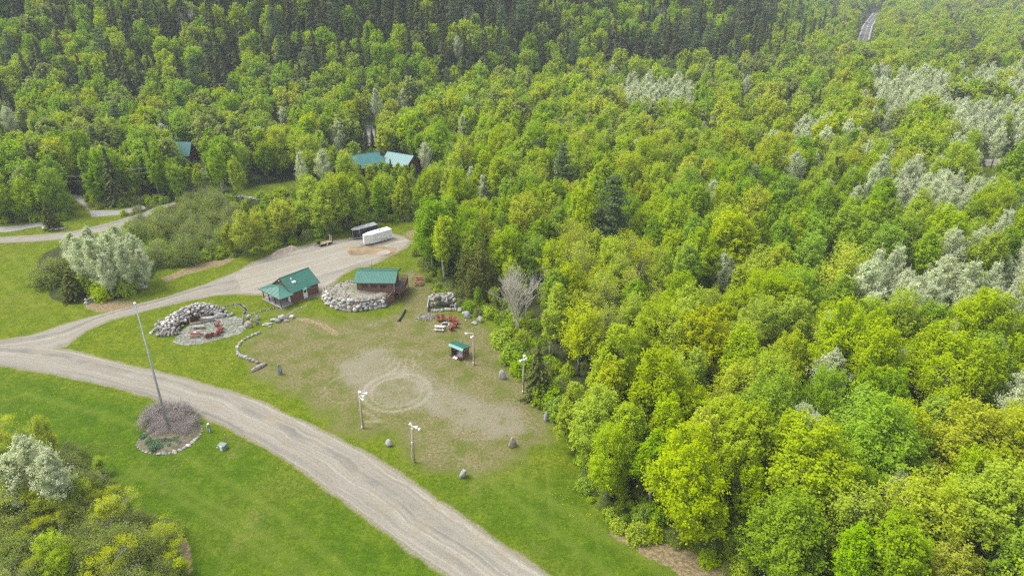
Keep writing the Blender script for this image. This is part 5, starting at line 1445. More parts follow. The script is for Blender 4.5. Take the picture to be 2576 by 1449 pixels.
# ------------------------------------------------------------------ where the trees stand
rng = np.random.default_rng(2024)
HILLF = [(-400, 262), (0, 250), (500, 232), (900, 226), (1100, 188), (1500, 168), (1900, 152), (2000, 150), (2060, 100), (2110, 55), (2125, -400), (-400, -400)]
DECID = [[(-50, 10), (260, 0), (290, 120), (120, 200), (-50, 160)], [(280, 80), (520, 70), (540, 190), (420, 230), (300, 160)], [(560, 150), (800, 170), (1120, 190), (1080, 230), (560, 235)], [(760, 60), (1020, 90), (1180, 150), (1000, 200), (760, 150)],
         [(1340, 20), (1660, 0), (1740, 60), (1500, 120), (1360, 100)], [(0, 190), (200, 200), (420, 235), (300, 262), (0, 240)], [(1250, 110), (1480, 120), (1560, 165), (1300, 180)], [(1960, 0), (2110, 0), (2080, 80), (1990, 140), (1930, 130)]]
POPZ = [([(1555, 200), (1740, 205), (1745, 250), (1560, 252)], .75), ([(2185, 185), (2385, 185), (2390, 262), (2225, 262)], .8), ([(2410, 155), (2620, 160), (2620, 215), (2430, 222)], .65),
        ([(2370, 262), (2640, 262), (2640, 352), (2400, 315)], .7), ([(2100, 462), (2300, 430), (2505, 440), (2500, 515), (2130, 500)], .85), ([(2140, 680), (2480, 645), (2440, 790), (2180, 775)], .85),
        ([(2365, 560), (2535, 590), (2505, 660), (2385, 645)], .7), ([(2495, 610), (2640, 560), (2640, 790), (2500, 765)], .6), ([(1985, 308), (2175, 300), (2180, 372), (2000, 352)], .5), ([(2400, 345), (2510, 350), (2500, 420), (2330, 420)], .35)]
ASPEN = [(1900, 490), (2340, 490), (2370, 560), (2350, 680), (2000, 700), (1920, 600)]
KEEP = [([(890, 398), (945, 385), (985, 390), (1048, 412), (1040, 424), (1005, 418), (960, 424), (905, 422)], 210), ([(452, 396), (462, 354), (490, 354), (500, 382), (494, 400)], 243), ([(908, 296), (926, 296), (942, 330), (942, 358), (903, 350)], 270),
        ([(1950, 266), (1976, 262), (1982, 273), (1952, 276)], 320), ([(2160, 98), (2197, 98), (2216, 36), (2184, 33)], 600), ([(2440, 144), (2470, 148), (2466, 160), (2438, 160)], 460), ([(2474, 402), (2600, 398), (2600, 424), (2484, 426)], 268),
        ([(592, 492), (742, 454), (750, 470), (650, 500)], 198), ([(176, 508), (202, 500), (230, 530), (300, 528), (296, 544), (214, 549)], 200), ([(390, 446), (406, 446), (408, 490), (396, 490)], 180), ([(280, 250), (290, 250), (290, 282), (280, 282)], 300)]
LOWF = [(2488, 416), (2640, 414), (2640, 484), (2520, 474)]
BUSHBAND = [(285, 560), (330, 525), (420, 500), (545, 515), (610, 560), (590, 648), (560, 655), (425, 676), (340, 640), (300, 600)]

trees = []      # (proto key, kind, x, y, z, scale, zscale, rot, colour word, label, zone)
HAND = []
def see(p, h, w, lo_=.45):
    """Ask that the upper part of a landmark tree stays in sight."""
    z = float(hill(p[0], p[1])); q = []
    for dx, f in ((-w, lo_), (w, lo_), (w * .8, .95), (-w * .8, .95)):
        a, b, _ = proj(p[0] + dx, p[1], z + h * f); q.append((float(a), float(b)))
    KEEP.append((q, math.hypot(p[0], p[1]) - 1))
def hand(key, kind, p, h, label, sxy=1.0, rot=None, cat=None):
    s = h / PROTO[key]['H']; z = float(hill(p[0], p[1]))
    HAND.append((p[0], p[1], s * PROTO[key]['R'])); trees.append(dict(k=key, kind=kind, x=p[0], y=p[1], z=z, s=s * sxy, sz=s, r=rng.uniform(0, 6.28) if rot is None else rot, label=label, hand=True, cat=cat, h=h))
def crownat(u, v, h, f=.62):
    p = G(u, v, h * f)
    for _ in range(4): p = G(u, v, h * f + float(hill(p.x, p.y)))
    return p
hand('ba0', 'leafless_tree', G(1300, 838), 13.5, "tall grey bare tree of many stems at the wood's edge above the lamp posts")
hand('ba1', 'leafless_tree', G(1325, 800), 10, "smaller grey bare tree right behind the tall many-stemmed one")
hand('ce0', 'conifer_tree', G(1195, 748), 11.0, "tall dark olive evergreen behind the old block wall with the stone hearth", 1.05)
hand('ce0', 'conifer_tree', G(1228, 752), 8.5, "shorter dark evergreen beside the tall olive one by the hearth")
hand('ds0', 'conifer_tree', G(1352, 1003), 9.6, "dark green spruce right behind the wood's-edge lamp post", 1.1)
hand('ds1', 'conifer_tree', G(1512, 968), 9.2, "slim dark spruce poking up between bright maples right of the lamp posts")
for k, (u, v, h) in enumerate([(1288, 905, 3.2), (1318, 938, 3.4), (1378, 1012, 3.4), (1398, 1045, 2.8), (1262, 868, 3.0)]):
    hand(('bu0', 'bu2', 'bu2', 'bu0', 'bu1')[k], 'shrub', G(u, v), h, ["green bush behind the round-topped standing stone", "dense green bush left of the dark spruce at the lamp post", "dark leafy bush at the right foot of the dark spruce", "low green bush beside the narrow half-hidden standing stone", "bright bush at the wood's edge behind the open shed"][k])
hand('pi0', 'pine_tree', G(1532, 652), 19, "big blue-green pine standing out among the bright maples in mid wood", 1.15)
hand('pi1', 'pine_tree', G(1412, 520), 17, "blue-green pine alone among maples beyond the brush pile")
hand('ce1', 'conifer_tree', G(190, 752), 6.2, "spreading dark olive evergreen left of the low boulder wall under the blossoming clump", 1.15)
hand('ce1', 'conifer_tree', Z('D', 560, 440), 7.5, "dark cone-shaped evergreen inside the stone curb by the left road", .85)
hand('wi0', 'shrub', G(125, 712), 5.2, "big smooth grey-green willow on the left flank of the blossoming clump", 1.25)
hand('wi1', 'shrub', G(165, 700), 4.8, "grey-green willow between the flank willow and the blossoming trees")
hand('wi2', 'shrub', G(402, 668), 4.6, "pale grey-green willow beside the right flank of the blossoming clump")
for k, (u, v, h) in enumerate([(228, 728, 13.0), (262, 738, 13.5), (300, 725, 13.8), (335, 738, 12.5), (357, 712, 12.2), (250, 695, 12.5), (315, 692, 12.8), (285, 752, 11), (205, 700, 11.5), (375, 728, 10)]):
    hand(f'po{k % 4}', 'poplar_tree', G(u, v), h, ["pale blossoming poplar at the back left of the roadside clump", "pale blossoming poplar in the front left of the roadside clump", "tall pale blossoming poplar in the middle of the roadside clump",
         "pale blossoming poplar above the low boulder wall of the clump", "pale blossoming poplar at the far right of the roadside clump", "pale blossoming poplar behind the middle of the roadside clump", "pale blossoming poplar at the clump's rear right",
         "shorter pale poplar at the very front of the roadside clump", "slim pale poplar on the willow side of the roadside clump", "small pale poplar nearest the driveway in the roadside clump"][k], 1.1)
hand('bu1', 'shrub', G(262, 748), 3.6, "bright green maple bush at the foot of the blossoming clump by the boulder wall", 1.0)
hand('bu3', 'shrub', G(318, 738), 3.2, "yellow-green bush under the middle of the blossoming clump")
hand('bu1', 'shrub', G(206, 738), 3.6, "yellow bush between the olive evergreen and the blossoming poplars")
for k, (u, v, h) in enumerate([(118, 1240, 12.2), (172, 1262, 11.2), (62, 1262, 10.2)]):
    hand(f'po{k}', 'poplar_tree', G(u, v + 40), h, ["tallest of the white blossoming poplars in the thicket below the road", "white blossoming poplar nearest the planted bed in the thicket below the road", "white blossoming poplar farthest left in the thicket below the road"][k], 1.25)
hand('my2', 'broadleaf_tree', G(128, 1155), 6.8, "round yellowish tree behind the white poplars in the thicket below the road", .8)
for k, (u, v, h) in enumerate([(912, 374, 8), (923, 377, 8.5), (938, 372, 7.5)]):
    hand(f'ds{k}', 'conifer_tree', G(u, v), h, ["left of three dark spruces where the grey lane meets the lodge", "middle of three dark spruces where the grey lane meets the lodge", "right of three dark spruces where the grey lane meets the lodge"][k], .7)
hand('ds0', 'conifer_tree', G(922, 296), 16, "big dark spruce standing on the bend of the grey lane", 1.0)
for (u, v, h, lab) in [(1818, 675, 12, "small snow-white blossoming tree alone in the green of the wide wood"), (1070, 383, 12, "white poplar to the right of the lodge"), (755, 412, 13, "narrow pale poplar left of a fuller one, above the small far lawn"), (812, 408, 14, "full pale poplar above the small far lawn"),
                       (850, 335, 15, "grey-white poplar uphill of the full pale one near the lane"), (945, 252, 17, "tall grey-white poplar at the bend of the lane"), (1016, 246, 15, "grey-white poplar right of the tall one at the lane"), (280, 350, 13, "silvery round tree in the left wood uphill of the steep-roofed house"),
                       (1215, 470, 12, "thin pale poplar rising beyond the gravel yard"), (1165, 315, 13, "pale tree in the wood uphill from the lodge"), (1152, 192, 15, "broad whitish tree where the wood meets the dark hill"), (1055, 145, 14, "white-crowned tree alone low on the dark hill"),
                       (1470, 48, 16, "pale round tree high on the dark hill among conifers"), (1530, 22, 16, "pale tree near the top of the dark hill"), (20, 298, 16, "pale silvery tree at the far left foot of the dark hill"), (712, 290, 12, "grey leafing tree left of the lane beyond the lodge"), (2000, 420, 16, "tall pale poplar standing out in the middle of the right-hand wood"),
                       (1800, 300, 14, "pale poplar near the white-roofed building in the wood"), (2235, 300, 14, "slender pale poplar beyond the poplar rows"), (1880, 215, 16, "pale poplar near the far edge of the valley wood")]:
    cp_ = crownat(u, v, h); hand(f'po{int(u) % 4}', 'poplar_tree', cp_, h, lab, .95); see(cp_, h, 1.6)
for k, (u, v) in enumerate([(622, 646), (585, 640), (655, 632)]):
    hand(f'my{k}', 'broadleaf_tree', G(u, v), [10.5, 7.5, 9.5][k], ["bright yellow young tree at the end of the willow thicket", "small bright yellow tree left of the taller yellow one at the thicket's end", "yellow-green tree right behind the bright yellow one at the thicket's end"][k], .85)

for k, (u, v, h) in enumerate([(905, 452, 5.0), (925, 447, 4.2), (945, 455, 5.8), (962, 448, 5.2), (985, 452, 6.4), (1003, 446, 4.6), (1022, 452, 4.8), (1040, 447, 4.2), (975, 468, 7.0), (933, 470, 6.6), (1012, 470, 6.2)]):
    key = ('mb1', 'my4', 'mb4', 'mm1', 'ds1', 'my1', 'bb0', 'mb1', 'mb4', 'my4', 'bb2')[k]
    hand(key, {'d': 'conifer_tree', 'b': 'birch_tree'}.get(key[0], 'broadleaf_tree'), G(u, v), h, ["low leafy tree under the left gable of the teal-roofed lodge", "yellowish sapling before the left half of the lodge", "bright young tree rising against the left lodge roof", "dark green young tree before the valley of the lodge roofs", "small dark spruce standing before the right lodge roof",
         "yellowish young tree left of the lodge's red gable", "light green birch sapling below the lodge's red gable", "low bright tree at the right corner of the lodge", "bright tree in the second row before the lodge", "yellowish tree in the second row before the lodge's left half", "light birch in the second row before the lodge's right half"][k], 1.1)
see(G(1300, 838), 13.5, 2.2, .15); see(G(1532, 652), 19, 2.6, .4); see(G(1412, 520), 17, 2.2, .55); see(G(1195, 748), 11, 2.0, .3); see(G(622, 646), 10.5, 2, .2)
for q_ in ([(1080, 735), (1205, 730), (1230, 800), (1090, 790)],): KEEP.append((q_, 113))
def candidates(x0, x1, y0, y1, s):
    nx, ny = int((x1 - x0) / s), int((y1 - y0) / s)
    X, Y = np.meshgrid(np.arange(nx), np.arange(ny))
    X = x0 + (X + .5 * (Y % 2) + rng.uniform(-.36, .36, X.shape)) * s; Y = y0 + (Y + rng.uniform(-.36, .36, Y.shape)) * s
    return X.ravel(), Y.ravel()

OPX = [(p[0], p[1]) for p in OPENW]
SHW = [(p[0], p[1]) for p in [G(u, min(v, 1700)) for u, v in SHRUBLAND]]
def scatter(x0, x1, y0, y1, s, tall=1.0):
    X, Y = candidates(x0, x1, y0, y1, s)
    Zz = hill(X, Y)
    u, v, fw = proj(X, Y, Zz + 8)
    side = np.where(np.hypot(X, Y) < 330, 620, 260)
    m = (u > -side) & (u < 2576 + side) & (v > -140) & (v < 2300)
    # the planted slope is steep, so leave nothing to stand in roads, river, lawns or buildings
    m &= ~inpoly(X, Y, OPX)
    for a, b, d in ((LODGE_N, LODGE_S, 1.5), (SIDE_N, SIDE_S, 2), (LEFT_N, LEFT_S, 2), (STUB_N, STUB_S, 2)):
        q = [(p[0], p[1]) for p in a] + [(p[0], p[1]) for p in b[::-1]]
        m &= ~(inpoly(X, Y, q) | (dpoly(X, Y, q, True) < d))
    for q, d in ((lawnN, 1), (FARLOT, 2)): m &= ~(inpoly(X, Y, [(p[0], p[1]) for p in q]) | (dpoly(X, Y, [(p[0], p[1]) for p in q], True) < d))
    m &= dpoly(X, Y, fo) > 9; m &= dpoly(X, Y, RIVER_C) > 8
    for cx, cy, r in ((lo.x + 1.5, lo.y + 4, 11), (ah.location.x - 3, ah.location.y + 1, 6), (wh.location.x, wh.location.y, 4)): m &= np.hypot(X - cx, Y - cy) > r
    for hx, hy, r in HAND: m &= np.hypot(X - hx, Y - hy) > max(2.2, .75 * r)
    X, Y, Zz = X[m], Y[m], Zz[m]
    hh = rng.uniform(.78, 1.22, len(X))
    # sight lines to lodge, lane, highway, river and lawns stay open, as they do in the place
    cut = np.ones(len(X)); done = np.zeros(len(X), bool); D0 = np.hypot(X, Y)
    for fac in (1, .8, .62, .48, .36, .26, 0):
        bad = np.zeros(len(X), bool)
        for q, dist in KEEP:
            for f in (.1, .3, .5, .7, .9, 1.05):
                for dx in (-3.6, -1.8, 0, 1.8, 3.6):
                    uu, vv, _ = proj(X + dx * max(fac, .4), Y, Zz + 14 * hh * fac * f)
                    bad |= inpoly(uu, vv, q) & (D0 < dist)
        new = ~bad & ~done; cut[new] = fac; done |= new
    ok = cut > .2
    X, Y, Zz, hh, cut = X[ok], Y[ok], Zz[ok], hh[ok], cut[ok]
    cu, cv, _ = proj(X, Y, Zz + 9)
    onhill = inpoly(cu, cv, HILLF) & (Zz > .3)
    dec = np.zeros(len(X), bool)
    for q in DECID: dec |= inpoly(cu, cv, q)
    pz = np.zeros(len(X))
    for q, p_ in POPZ: pz = np.maximum(pz, p_ * (inpoly(cu, cv, q) | inpoly(cu, cv - 24, q)))
    asp = inpoly(cu, cv, ASPEN); low = inpoly(*proj(X, Y, Zz)[:2], LOWF); band = inpoly(*proj(X, Y, Zz)[:2], BUSHBAND)
    patch = fbm(X, Y, 28, 51); patch2 = fbm(X, Y, 40, 61)
    SPZ = inpoly(cu, cv, [(1235, 570), (1480, 560), (1720, 600), (1700, 800), (1480, 830), (1330, 850), (1250, 800)])
    left = (cu < 850) & (cv > 235) & (cv < 480)
    D = np.hypot(X, Y)
    for i in range(len(X)):
        r = rng.random(); q = int(rng.integers(0, 60)); h = 13.5 * hh[i] * tall; far = D[i] > 215
        if band[i]: key, kind, h = f'wi{q % 4}', 'shrub', 4.6 * rng.uniform(.8, 1.35)
        elif low[i]: key, kind, h = f'wi{q % 4}', 'shrub', rng.uniform(1.6, 3)
        elif onhill[i]:
            pc = .22 if dec[i] else .80 if cu[i] > 1150 else .72
            pc += .25 * (patch[i] - .5)
            if r < pc:
                if rng.random() < .09: key, kind, h = f'pi{q % 3}', 'pine_tree', rng.uniform(17, 24)
                elif rng.random() < .02: key, kind, h = f'ba1', 'leafless_tree', rng.uniform(12, 18)
                else: key, kind, h = (f'fc{q % 3}' if q % 2 else f'co{q % 4}'), 'conifer_tree', rng.uniform(14, 22)
            else:
                w = rng.random(); kind = 'broadleaf_tree'; h = rng.uniform(11, 16)
                key = f'fm{q % 4}' if w < .45 else f'fb{q % 4}' if w < .85 else f'fy{q % 4}' if w < .93 else f'fo{q % 3}'
        elif rng.random() < min(.95, pz[i] * 1.15): key, kind, h = (f'fp{q % 3}' if far else f'po{q % 4}'), 'poplar_tree', rng.uniform(12, 17)
        elif asp[i]: key, kind, h = (f'bi{q % 4}' if r < .75 else f'bb{q % 4}'), 'birch_tree', rng.uniform(12, 15.5)
        else:
            bx = .46 + .5 * (patch[i] - .5); w = rng.random()
            conif = .10 if left[i] else .045 if D[i] < 330 else .12
            if SPZ[i] and r < .55: key, kind = (f'sp{q % 4}' if q % 3 else f'sn{q % 3}'), 'broadleaf_tree'
            elif w < conif and D[i] > 125: key, kind, h = (f'co{q % 4}' if rng.random() < .55 else f'pi{q % 3}'), None, rng.uniform(9, 16)
            elif w < conif + (.06 if cu[i] > 1500 and D[i] > 130 else .02): key, kind, h = (f'fp{q % 3}' if far else f'po{q % 4}'), 'poplar_tree', rng.uniform(11, 15)
            elif w < conif + .19: key, kind, h = (f'bi{q % 4}' if r < .55 else f'bb{q % 4}'), 'birch_tree', rng.uniform(11, 15)
            elif w < conif + (.34 if patch2[i] > .5 else .22): key, kind = (f'sp{q % 4}' if not far else f'fo{q % 3}'), 'broadleaf_tree'
            elif w < conif + .29 and left[i]: key, kind = f'fo{q % 3}', 'broadleaf_tree'
            else:
                kind = 'broadleaf_tree'; a = 'f' if far else 'm'; n = 4 if far else 5
                c = 'b' if r < bx + .12 else 'y' if r < bx + .30 else 'm'
                if left[i] and rng.random() < .4: c = 'm'
                key = f'{a}{c}{q % n}'
                if far and rng.random() < .24: key = dict(b='fl', y='fu', m='fn')[c] + str(q % 3)
            if kind is None: kind = 'pine_tree' if key.startswith('pi') else 'conifer_tree'
        if SPZ[i] and not onhill[i]: h *= .82
        if cut[i] < 1: h = min(h, 14 * hh[i] * cut[i])
        s = h / PROTO[key]['H']
        trees.append(dict(k=key, kind=kind, x=X[i], y=Y[i], z=Zz[i], s=max(s, .3) * rng.uniform(.85, 1.15), sz=s, r=rng.uniform(0, 6.28), label=None, hand=False, h=h))

scatter(-240, 230, 30, 215, 5.6)
scatter(-330, 430, 215, 330, 6.1)
scatter(-430, 620, 330, 520, 6.5, 1.1)
scatter(90, 1000, 520, 760, 8.5, 1.2)
scatter(150, 1300, 760, 1350, 11, 1.35)
# thicket of shrubs and young trees below the road
X, Y = candidates(-75, -15, 25, 90, 2.7)
m = inpoly(X, Y, SHW)
for x, y in zip(X[m], Y[m]):
    u, v, _ = proj(x, y, 1)
    if not (-120 < u < 620 and v < 1640): continue
    if any(math.hypot(x - a, y - b) < 1.0 for a, b, _r in HAND): continue
    w = rng.random(); q = int(rng.integers(0, 60))
    edge = float(dpoly(x, y, SHW, True))
    h = rng.uniform(2.6, 5.2) * (.55 + .45 * min(1, edge / 4))
    if w < .46: key, kind = f'wi{q % 4}', 'shrub'
    elif w < .56: key, kind, h = f'sp{q % 4}', 'broadleaf_tree', h * 1.35
    elif w < .82: key, kind, h = f'sn{q % 3}', 'broadleaf_tree', h * 1.3
    elif w < .87: key, kind, h = f'bb{q % 4}', 'birch_tree', h * 1.4
    else: key, kind, h = (f'mm{q % 5}', 'broadleaf_tree', h * 1.3) if q % 3 == 0 else (f'wi{q % 4}', 'shrub', h)
    s = h / PROTO[key]['H']; wide = 1.0 if kind == 'shrub' else .9
    if kind == 'shrub': s_xy = min(1.0, max(s, .62))
    trees.append(dict(k=key, kind=kind, x=x, y=y, z=0, s=(s_xy if kind == 'shrub' and key[0] == 'w' else s * 1.15), sz=s, r=rng.uniform(0, 6.28), label=None, hand=False, h=h, zone='thicket'))

# ------------------------------------------------------------------ planted bed round the flagpole
BED = [Z('K', *p) for p in [(85, 1120), (110, 1060), (180, 980), (270, 890), (400, 815), (560, 790), (720, 790), (850, 820), (920, 870), (935, 930), (890, 1010), (820, 1080), (720, 1150), (600, 1205), (480, 1225), (330, 1235), (200, 1205), (110, 1160)]]
b0 = sum(BED, Vector()) / len(BED)
xs, ys = np.linspace(-7, 7, 50), np.linspace(-6, 6, 44); PX, PY = np.meshgrid(xs + b0.x, ys + b0.y)
ins = np.where(inpoly(PX, PY, [(p.x, p.y) for p in BED]), dpoly(PX, PY, [(p.x, p.y) for p in BED], True), -.15)
PZ = np.clip(ins * .4, -.1, .55) + np.where(ins > 0, (fbm(PX, PY, .8, 4) - .5) * .12, 0)
ii = np.arange(50 * 44).reshape(44, 50)
M['mulch'] = plain('bark mulch', (.155, .125, .095), 1.0, .3, 2.2, bump=.7, alt=(.075, .085, .03))
pb = empty("flower_bed", b0, 0, "round mulched flower bed ringed with stones at the foot of the flagpole", "flower bed")
link("soil", mesh_np("soil", np.stack([PX.ravel() - b0.x, PY.ravel() - b0.y, PZ.ravel()], 1), np.stack([ii[:-1, :-1], ii[:-1, 1:], ii[1:, 1:], ii[1:, :-1]], -1).reshape(-1, 4), M['mulch'], True), pb)
for i, p in enumerate(offs(BED + [BED[0]], 40)[:-1]):
    s = rr.uniform(.16, .34) * (1.3 if p.y < b0.y and p.x > b0.x else .75)
    q = p - b0; stone("edge_stone", (q.x, q.y, .0), (s * 1.15, s * .8, s * .55), rr.choice(SLABS + PSLABS + ROCKS[:3]), pb, sink=.5)
for k, (x, y, sx, sy) in enumerate([(260, 800, 1.0, 1.15), (340, 720, 1.05, 1.2), (430, 690, 1.1, 1.3), (540, 690, 1.0, 1.3), (650, 690, 1.1, 1.3), (740, 710, 1.0, 1.25), (560, 800, 1.05, 1.1), (400, 830, .9, .9), (660, 800, .9, 1.0), (760, 860, .7, .8), (620, 900, .75, .8), (330, 900, .7, .7), (480, 880, .8, .85), (700, 930, .7, .65), (420, 940, .6, .6), (820, 800, .7, .8)]):
    p = Z('K', x, y + 60); s = sx * .8
    trees.append(dict(k='li0', kind='shrub', x=p.x, y=p.y, z=.1, s=s, sz=sy * .85, r=k * 1.3, label="dry pinkish grey shrub in the flower bed round the flagpole", group="dry pinkish shrubs in the flower bed", hand=True, h=2))
for k, (x, y, s) in enumerate([(190, 1020, 1.0), (265, 1060, .8), (262, 1100, .95), (288, 1125, .8), (355, 1090, .9), (325, 1165, 1.15), (380, 1128, .9), (412, 1150, .75), (445, 1080, .9), (515, 1085, .8), (597, 1065, .95), (630, 1095, .7), (520, 1130, .7), (460, 1120, .6)]):
    p = Z('K', x, y + 8)
    trees.append(dict(k='tu0', kind='plant', x=p.x, y=p.y, z=.3, s=s * 1.5, sz=s * 1.4, r=k, label="small round grey-green tuft near the front stones of the flagpole's flower bed", group="green tufts in the flower bed", hand=True, h=.5, cat="plant"))

# ------------------------------------------------------------------ individuals and the rest
for t in trees:
    u, v, fw = proj(t['x'], t['y'], t['z'] + t['h'] * .6)
    t['u'], t['v'] = float(u), float(v); t['d'] = math.dist((t['x'], t['y'], t['z']), (0, 0, CAM_H)); t['size'] = t['h'] / t['d']
    t['in'] = -60 < u < 2636 and -60 < v < 1510
LIMIT = dict(broadleaf_tree=300, conifer_tree=280, pine_tree=120, birch_tree=200, poplar_tree=200, shrub=260, leafless_tree=60, plant=60)
single, rest = [], []
byk = {}
for t in sorted(trees, key=lambda t: (not t['hand'], -t['size'])):
    if (t['hand'] or t['in']) and byk.get(t['kind'], 0) < LIMIT[t['kind']]:
        byk[t['kind']] = byk.get(t['kind'], 0) + 1; single.append(t)
    else: rest.append(t)

WORD = dict(mb="bright yellow-green rounded tree", my="yellowish young-leaved tree", mm="mid green rounded tree", sp="thinly leafed tree showing its limbs", fb="bright green rounded tree", fy="yellowish rounded tree", fm="deep green rounded tree", fl="bright green upright tree", fn="mid green upright tree", fu="yellowish upright tree", fo="dull olive half-leafed tree",
            bi="mid green white-stemmed birch", bb="light green white-stemmed birch", po="pale silvery poplar", fp="pale silvery poplar", co="dark pointed conifer", fc="dark pointed conifer", ds="dark spruce", pi="blue-green layered pine", wi="grey-green willow shrub", bu="low leafy bush", ce="olive evergreen", ba="bare grey tree", sn="sparse grey tree", li="dry shrub", tu="tuft")
MARKS = [("the leaning dark standing stone", Z('F', 1102, 1380)), ("the stocky brown-grey standing stone", Z('F', 1545, 1100)), ("the narrow half-hidden standing stone", Z('F', 1848, 868)), ("the wood's-edge lamp post", G(1317, 988)), ("the round-topped standing stone", Z('F', 1455, 493)), ("the tall bare tree", G(1300, 835)),
         ("the open shed", Vector((-8, 99, 0))), ("the stone hearth", Z('C', 1170, 840)), ("the picnic tables by the deck", Z('C', 672, 430)), ("the brush pile", bp_), ("the black trailer", Vector((-33, 152, 0))), ("the utility trailer", ut.location), ("the long gravel heap", g0), ("the small far lawn", Z('N', 850, 880)), ("the lodge", lo), ("the steep-roofed house", ah.location),
         ("the side road's mouth", G(200, 505)), ("the stone-curbed evergreen", Z('D', 560, 440)), ("the blossoming clump", G(280, 720)), ("the white poplars below the road", G(120, 1280)), ("the flower bed", b0), ("the bend of the grey lane", G(930, 320)), ("the big mid-wood pine", G(1532, 652)), ("the snow-white tree", crownat(1818, 675, 12)),
         ("the white-roofed building", wh.location), ("the tall mid-wood poplar", crownat(2000, 420, 16)), ("the far gravel lot", G(2530, 409)), ("the distant highway", G(2180, 80)), ("the river glimpse", G(2450, 152)), ("the white-crowned hill tree", crownat(1055, 145, 14)), ("the pale hilltop trees", crownat(1500, 35, 16)), ("the thin utility pole", G(284, 303)), ("the utility pole by the willows", G(402, 500))]
ORD = ["nearest", "second nearest", "third nearest", "fourth nearest", "fifth nearest", "sixth nearest"]
pool = {}
for t in single:
    if t['label']: continue
    ds = [math.hypot(t['x'] - p.x, t['y'] - p.y) for _n, p in MARKS]; j = int(np.argmin(ds))
    pool.setdefault((WORD[t['k'][:2]], j), []).append((ds[j], t))
for (w, j), lst in pool.items():
    lst.sort(key=lambda k: k[0]); nm = MARKS[j][0]
    for i, (d_, t) in enumerate(lst):
        if len(lst) == 1: t['label'] = f"only {w} near {nm}"
        elif i < 6: t['label'] = f"{w} {ORD[i]} to {nm}"
        else:
            t['label'] = f"outer {w} of those around {nm}"; t['group'] = f"{w}s around {nm}"[:70]
CAT = dict(broadleaf_tree="tree", conifer_tree="conifer", pine_tree="pine", birch_tree="birch", poplar_tree="poplar", shrub="shrub", leafless_tree="tree", plant="plant")
GRP = dict(broadleaf_tree="broadleaf trees of the valley woods", conifer_tree="dark conifers of hill and wood", pine_tree="pines among the other trees", birch_tree="white-stemmed birches in the woods", poplar_tree="pale poplars in spring leaf", shrub="willow and leafy shrubs", leafless_tree="bare grey trees")
seen_proto = {}
for t in single:
    p = PROTO[t['k']]
    e = bpy.data.objects.new(t['kind'], None); COL.objects.link(e)
    e.location = (t['x'], t['y'], t['z'] - .05); e.rotation_euler = (0, 0, t['r']); e.scale = (t['s'], t['s'], t['sz'])
    tag(e, t['label'], t.get('cat') or CAT[t['kind']], t.get('group') or GRP.get(t['kind']))
    tr_ = bpy.data.objects.new("stem" if t['kind'] in ('shrub', 'plant') else "trunk", p['trunk']); COL.objects.link(tr_); tr_.parent = e
    if p['crown']:
        c = bpy.data.objects.new("foliage" if t['kind'] in ('shrub', 'plant') else "crown", p['crown']); COL.objects.link(c); c.parent = e

def mass(name, items, label):
    """Far woods: one object whose points each carry one tree shape (geometry nodes)."""
    keys = sorted({t['k'] for t in items})
    me = bpy.data.meshes.new(name)
    me.vertices.add(len(items)); me.vertices.foreach_set("co", np.array([(t['x'], t['y'], t['z'] - .05) for t in items], np.float32).ravel())
    for nm, f in (("sxy", 's'), ("szz", 'sz'), ("rot", 'r')):
        me.attributes.new(nm, 'FLOAT', 'POINT').data.foreach_set("value", np.array([t[f] for t in items], np.float32))
    me.attributes.new("idx", 'INT', 'POINT').data.foreach_set("value", np.array([keys.index(t['k']) for t in items], np.int32))
    o = link(name, me); tag(o, label, kind="stuff")
    ng = bpy.data.node_groups.new(name, 'GeometryNodeTree')
    ng.interface.new_socket("Geometry", in_out='INPUT', socket_type='NodeSocketGeometry'); ng.interface.new_socket("Geometry", in_out='OUTPUT', socket_type='NodeSocketGeometry')
    nd = ng.nodes; lk = ng.links.new
    gi_, go = nd.new("NodeGroupInput"), nd.new("NodeGroupOutput")
    def named(n, typ):
        a = nd.new("GeometryNodeInputNamedAttribute"); a.data_type = typ; a.inputs["Name"].default_value = n; return a.outputs["Attribute"]
    rot = nd.new("ShaderNodeCombineXYZ"); lk(named("rot", 'FLOAT'), rot.inputs[2])
    sc_ = nd.new("ShaderNodeCombineXYZ"); a = named("sxy", 'FLOAT'); lk(a, sc_.inputs[0]); lk(a, sc_.inputs[1]); lk(named("szz", 'FLOAT'), sc_.inputs[2])
    ix = named("idx", 'INT'); jn = nd.new("GeometryNodeJoinGeometry")
    for i, k in enumerate(keys):
        pj = nd.new("GeometryNodeJoinGeometry")
        for part in ('trunk', 'crown'):
            if not PROTO[k][part]: continue
            src = SRC(k, part)
            oi = nd.new("GeometryNodeObjectInfo"); oi.transform_space = 'ORIGINAL'; oi.inputs["Object"].default_value = src; oi.inputs["As Instance"].default_value = False
            lk(oi.outputs["Geometry"], pj.inputs[0])
        cmp_ = nd.new("FunctionNodeCompare"); cmp_.data_type = 'INT'; cmp_.operation = 'EQUAL'
        ins_ = [s for s in cmp_.inputs if s.type == 'INT']; lk(ix, ins_[0]); ins_[1].default_value = i
        io = nd.new("GeometryNodeInstanceOnPoints"); lk(gi_.outputs[0], io.inputs["Points"]); lk(cmp_.outputs[0], io.inputs["Selection"]); lk(pj.outputs[0], io.inputs["Instance"]); lk(rot.outputs[0], io.inputs["Rotation"]); lk(sc_.outputs[0], io.inputs["Scale"])
        lk(io.outputs[0], jn.inputs[0])
    lk(jn.outputs[0], go.inputs[0])
    md = o.modifiers.new("wood", 'NODES'); md.node_group = ng
    return o
_src = {}
def SRC(k, part):
    if (k, part) not in _src:
        o = bpy.data.objects.new(f"{part}_shape", PROTO[k][part]); _src[(k, part)] = o
    return _src[(k, part)]
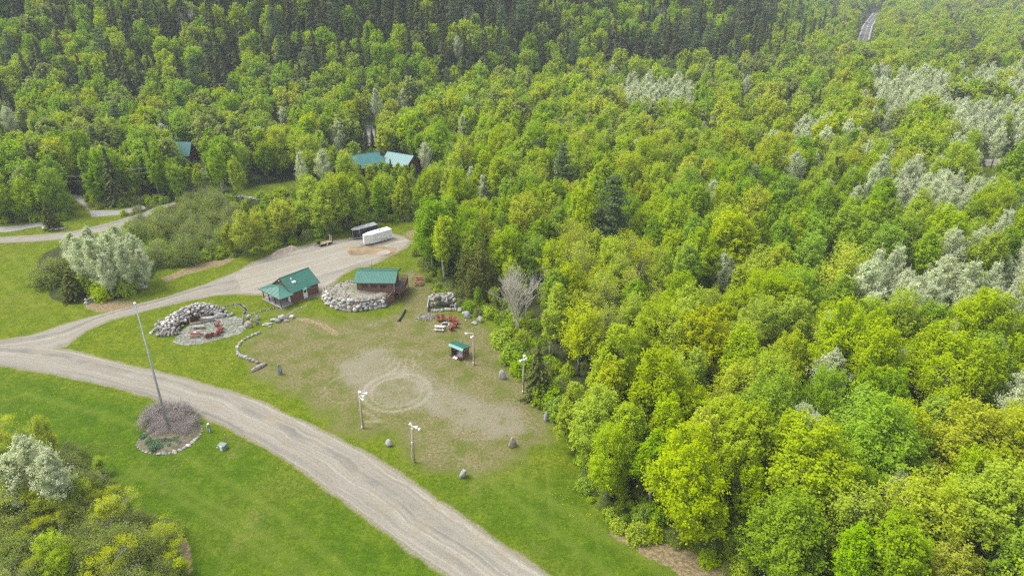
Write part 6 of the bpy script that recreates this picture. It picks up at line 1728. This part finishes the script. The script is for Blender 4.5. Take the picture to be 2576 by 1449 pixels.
conif = [t for t in rest if t['kind'] in ('conifer_tree', 'pine_tree', 'leafless_tree')]
broad = [t for t in rest if t['kind'] not in ('conifer_tree', 'pine_tree', 'leafless_tree')]
mass("forest", broad, "far broadleaf woods beyond the nearer single trees")
mass("conifer_forest", conif, "dark conifer woods covering the far hillside")
# undergrowth: seedlings and bushes under the trees and along the wood's edge
ug = []
X, Y = candidates(-130, 105, 36, 190, 1.9)
u, v, _ = proj(X, Y, 0 * X)
sg = np.where(inpoly(X, Y, OPX), 1, -1) * dpoly(X, Y, OPX, True)
m = (sg < -.3) & (u > -80) & (u < 3000) & (v < 1750) & ((sg > -4.5) | (rng.random(len(X)) < .30)) & ~inpoly(u, v, LOWF)
for q in (lawnN,): m &= ~inpoly(X, Y, [(p[0], p[1]) for p in q])
for a, b, d in ((LODGE_N, LODGE_S, 1.5), (SIDE_N, SIDE_S, 1), (LEFT_N, LEFT_S, 1), (STUB_N, STUB_S, 1)):
    q = [(p[0], p[1]) for p in a] + [(p[0], p[1]) for p in b[::-1]]; m &= ~(inpoly(X, Y, q) | (dpoly(X, Y, q, True) < d))
for x, y in zip(X[m], Y[m]):
    q = int(rng.integers(0, 60)); key = f'bu{q % 4}' if rng.random() < .6 else f'wi{q % 4}'; h = rng.uniform(.7, 2.4); s = h / PROTO[key]['H']
    ug.append(dict(k=key, x=x, y=y, z=0, s=max(s, .3) if key[0] == 'w' else s, sz=s, r=rng.uniform(0, 6.28)))
mass("undergrowth", ug, "low bushes and saplings under the trees and along the wood's edge")
print("TREES", len(trees), "single", byk, "rest", len(rest), "under", len(ug))

# ------------------------------------------------------------------ the air of the valley
hz, nt, out = newmat("haze")
pv = N(nt, "ShaderNodeVolumePrincipled")
pv.inputs["Color"].default_value = (.78, .86, .95, 1); pv.inputs["Density"].default_value = .00024; pv.inputs["Anisotropy"].default_value = 0
L(nt, pv.outputs[0], out.inputs["Volume"])
haze = MB().box(-1100, 2100, -220, 2500, -2, 330).build("haze", hz)
tag(haze, "thin pale haze over the valley", kind="stuff")
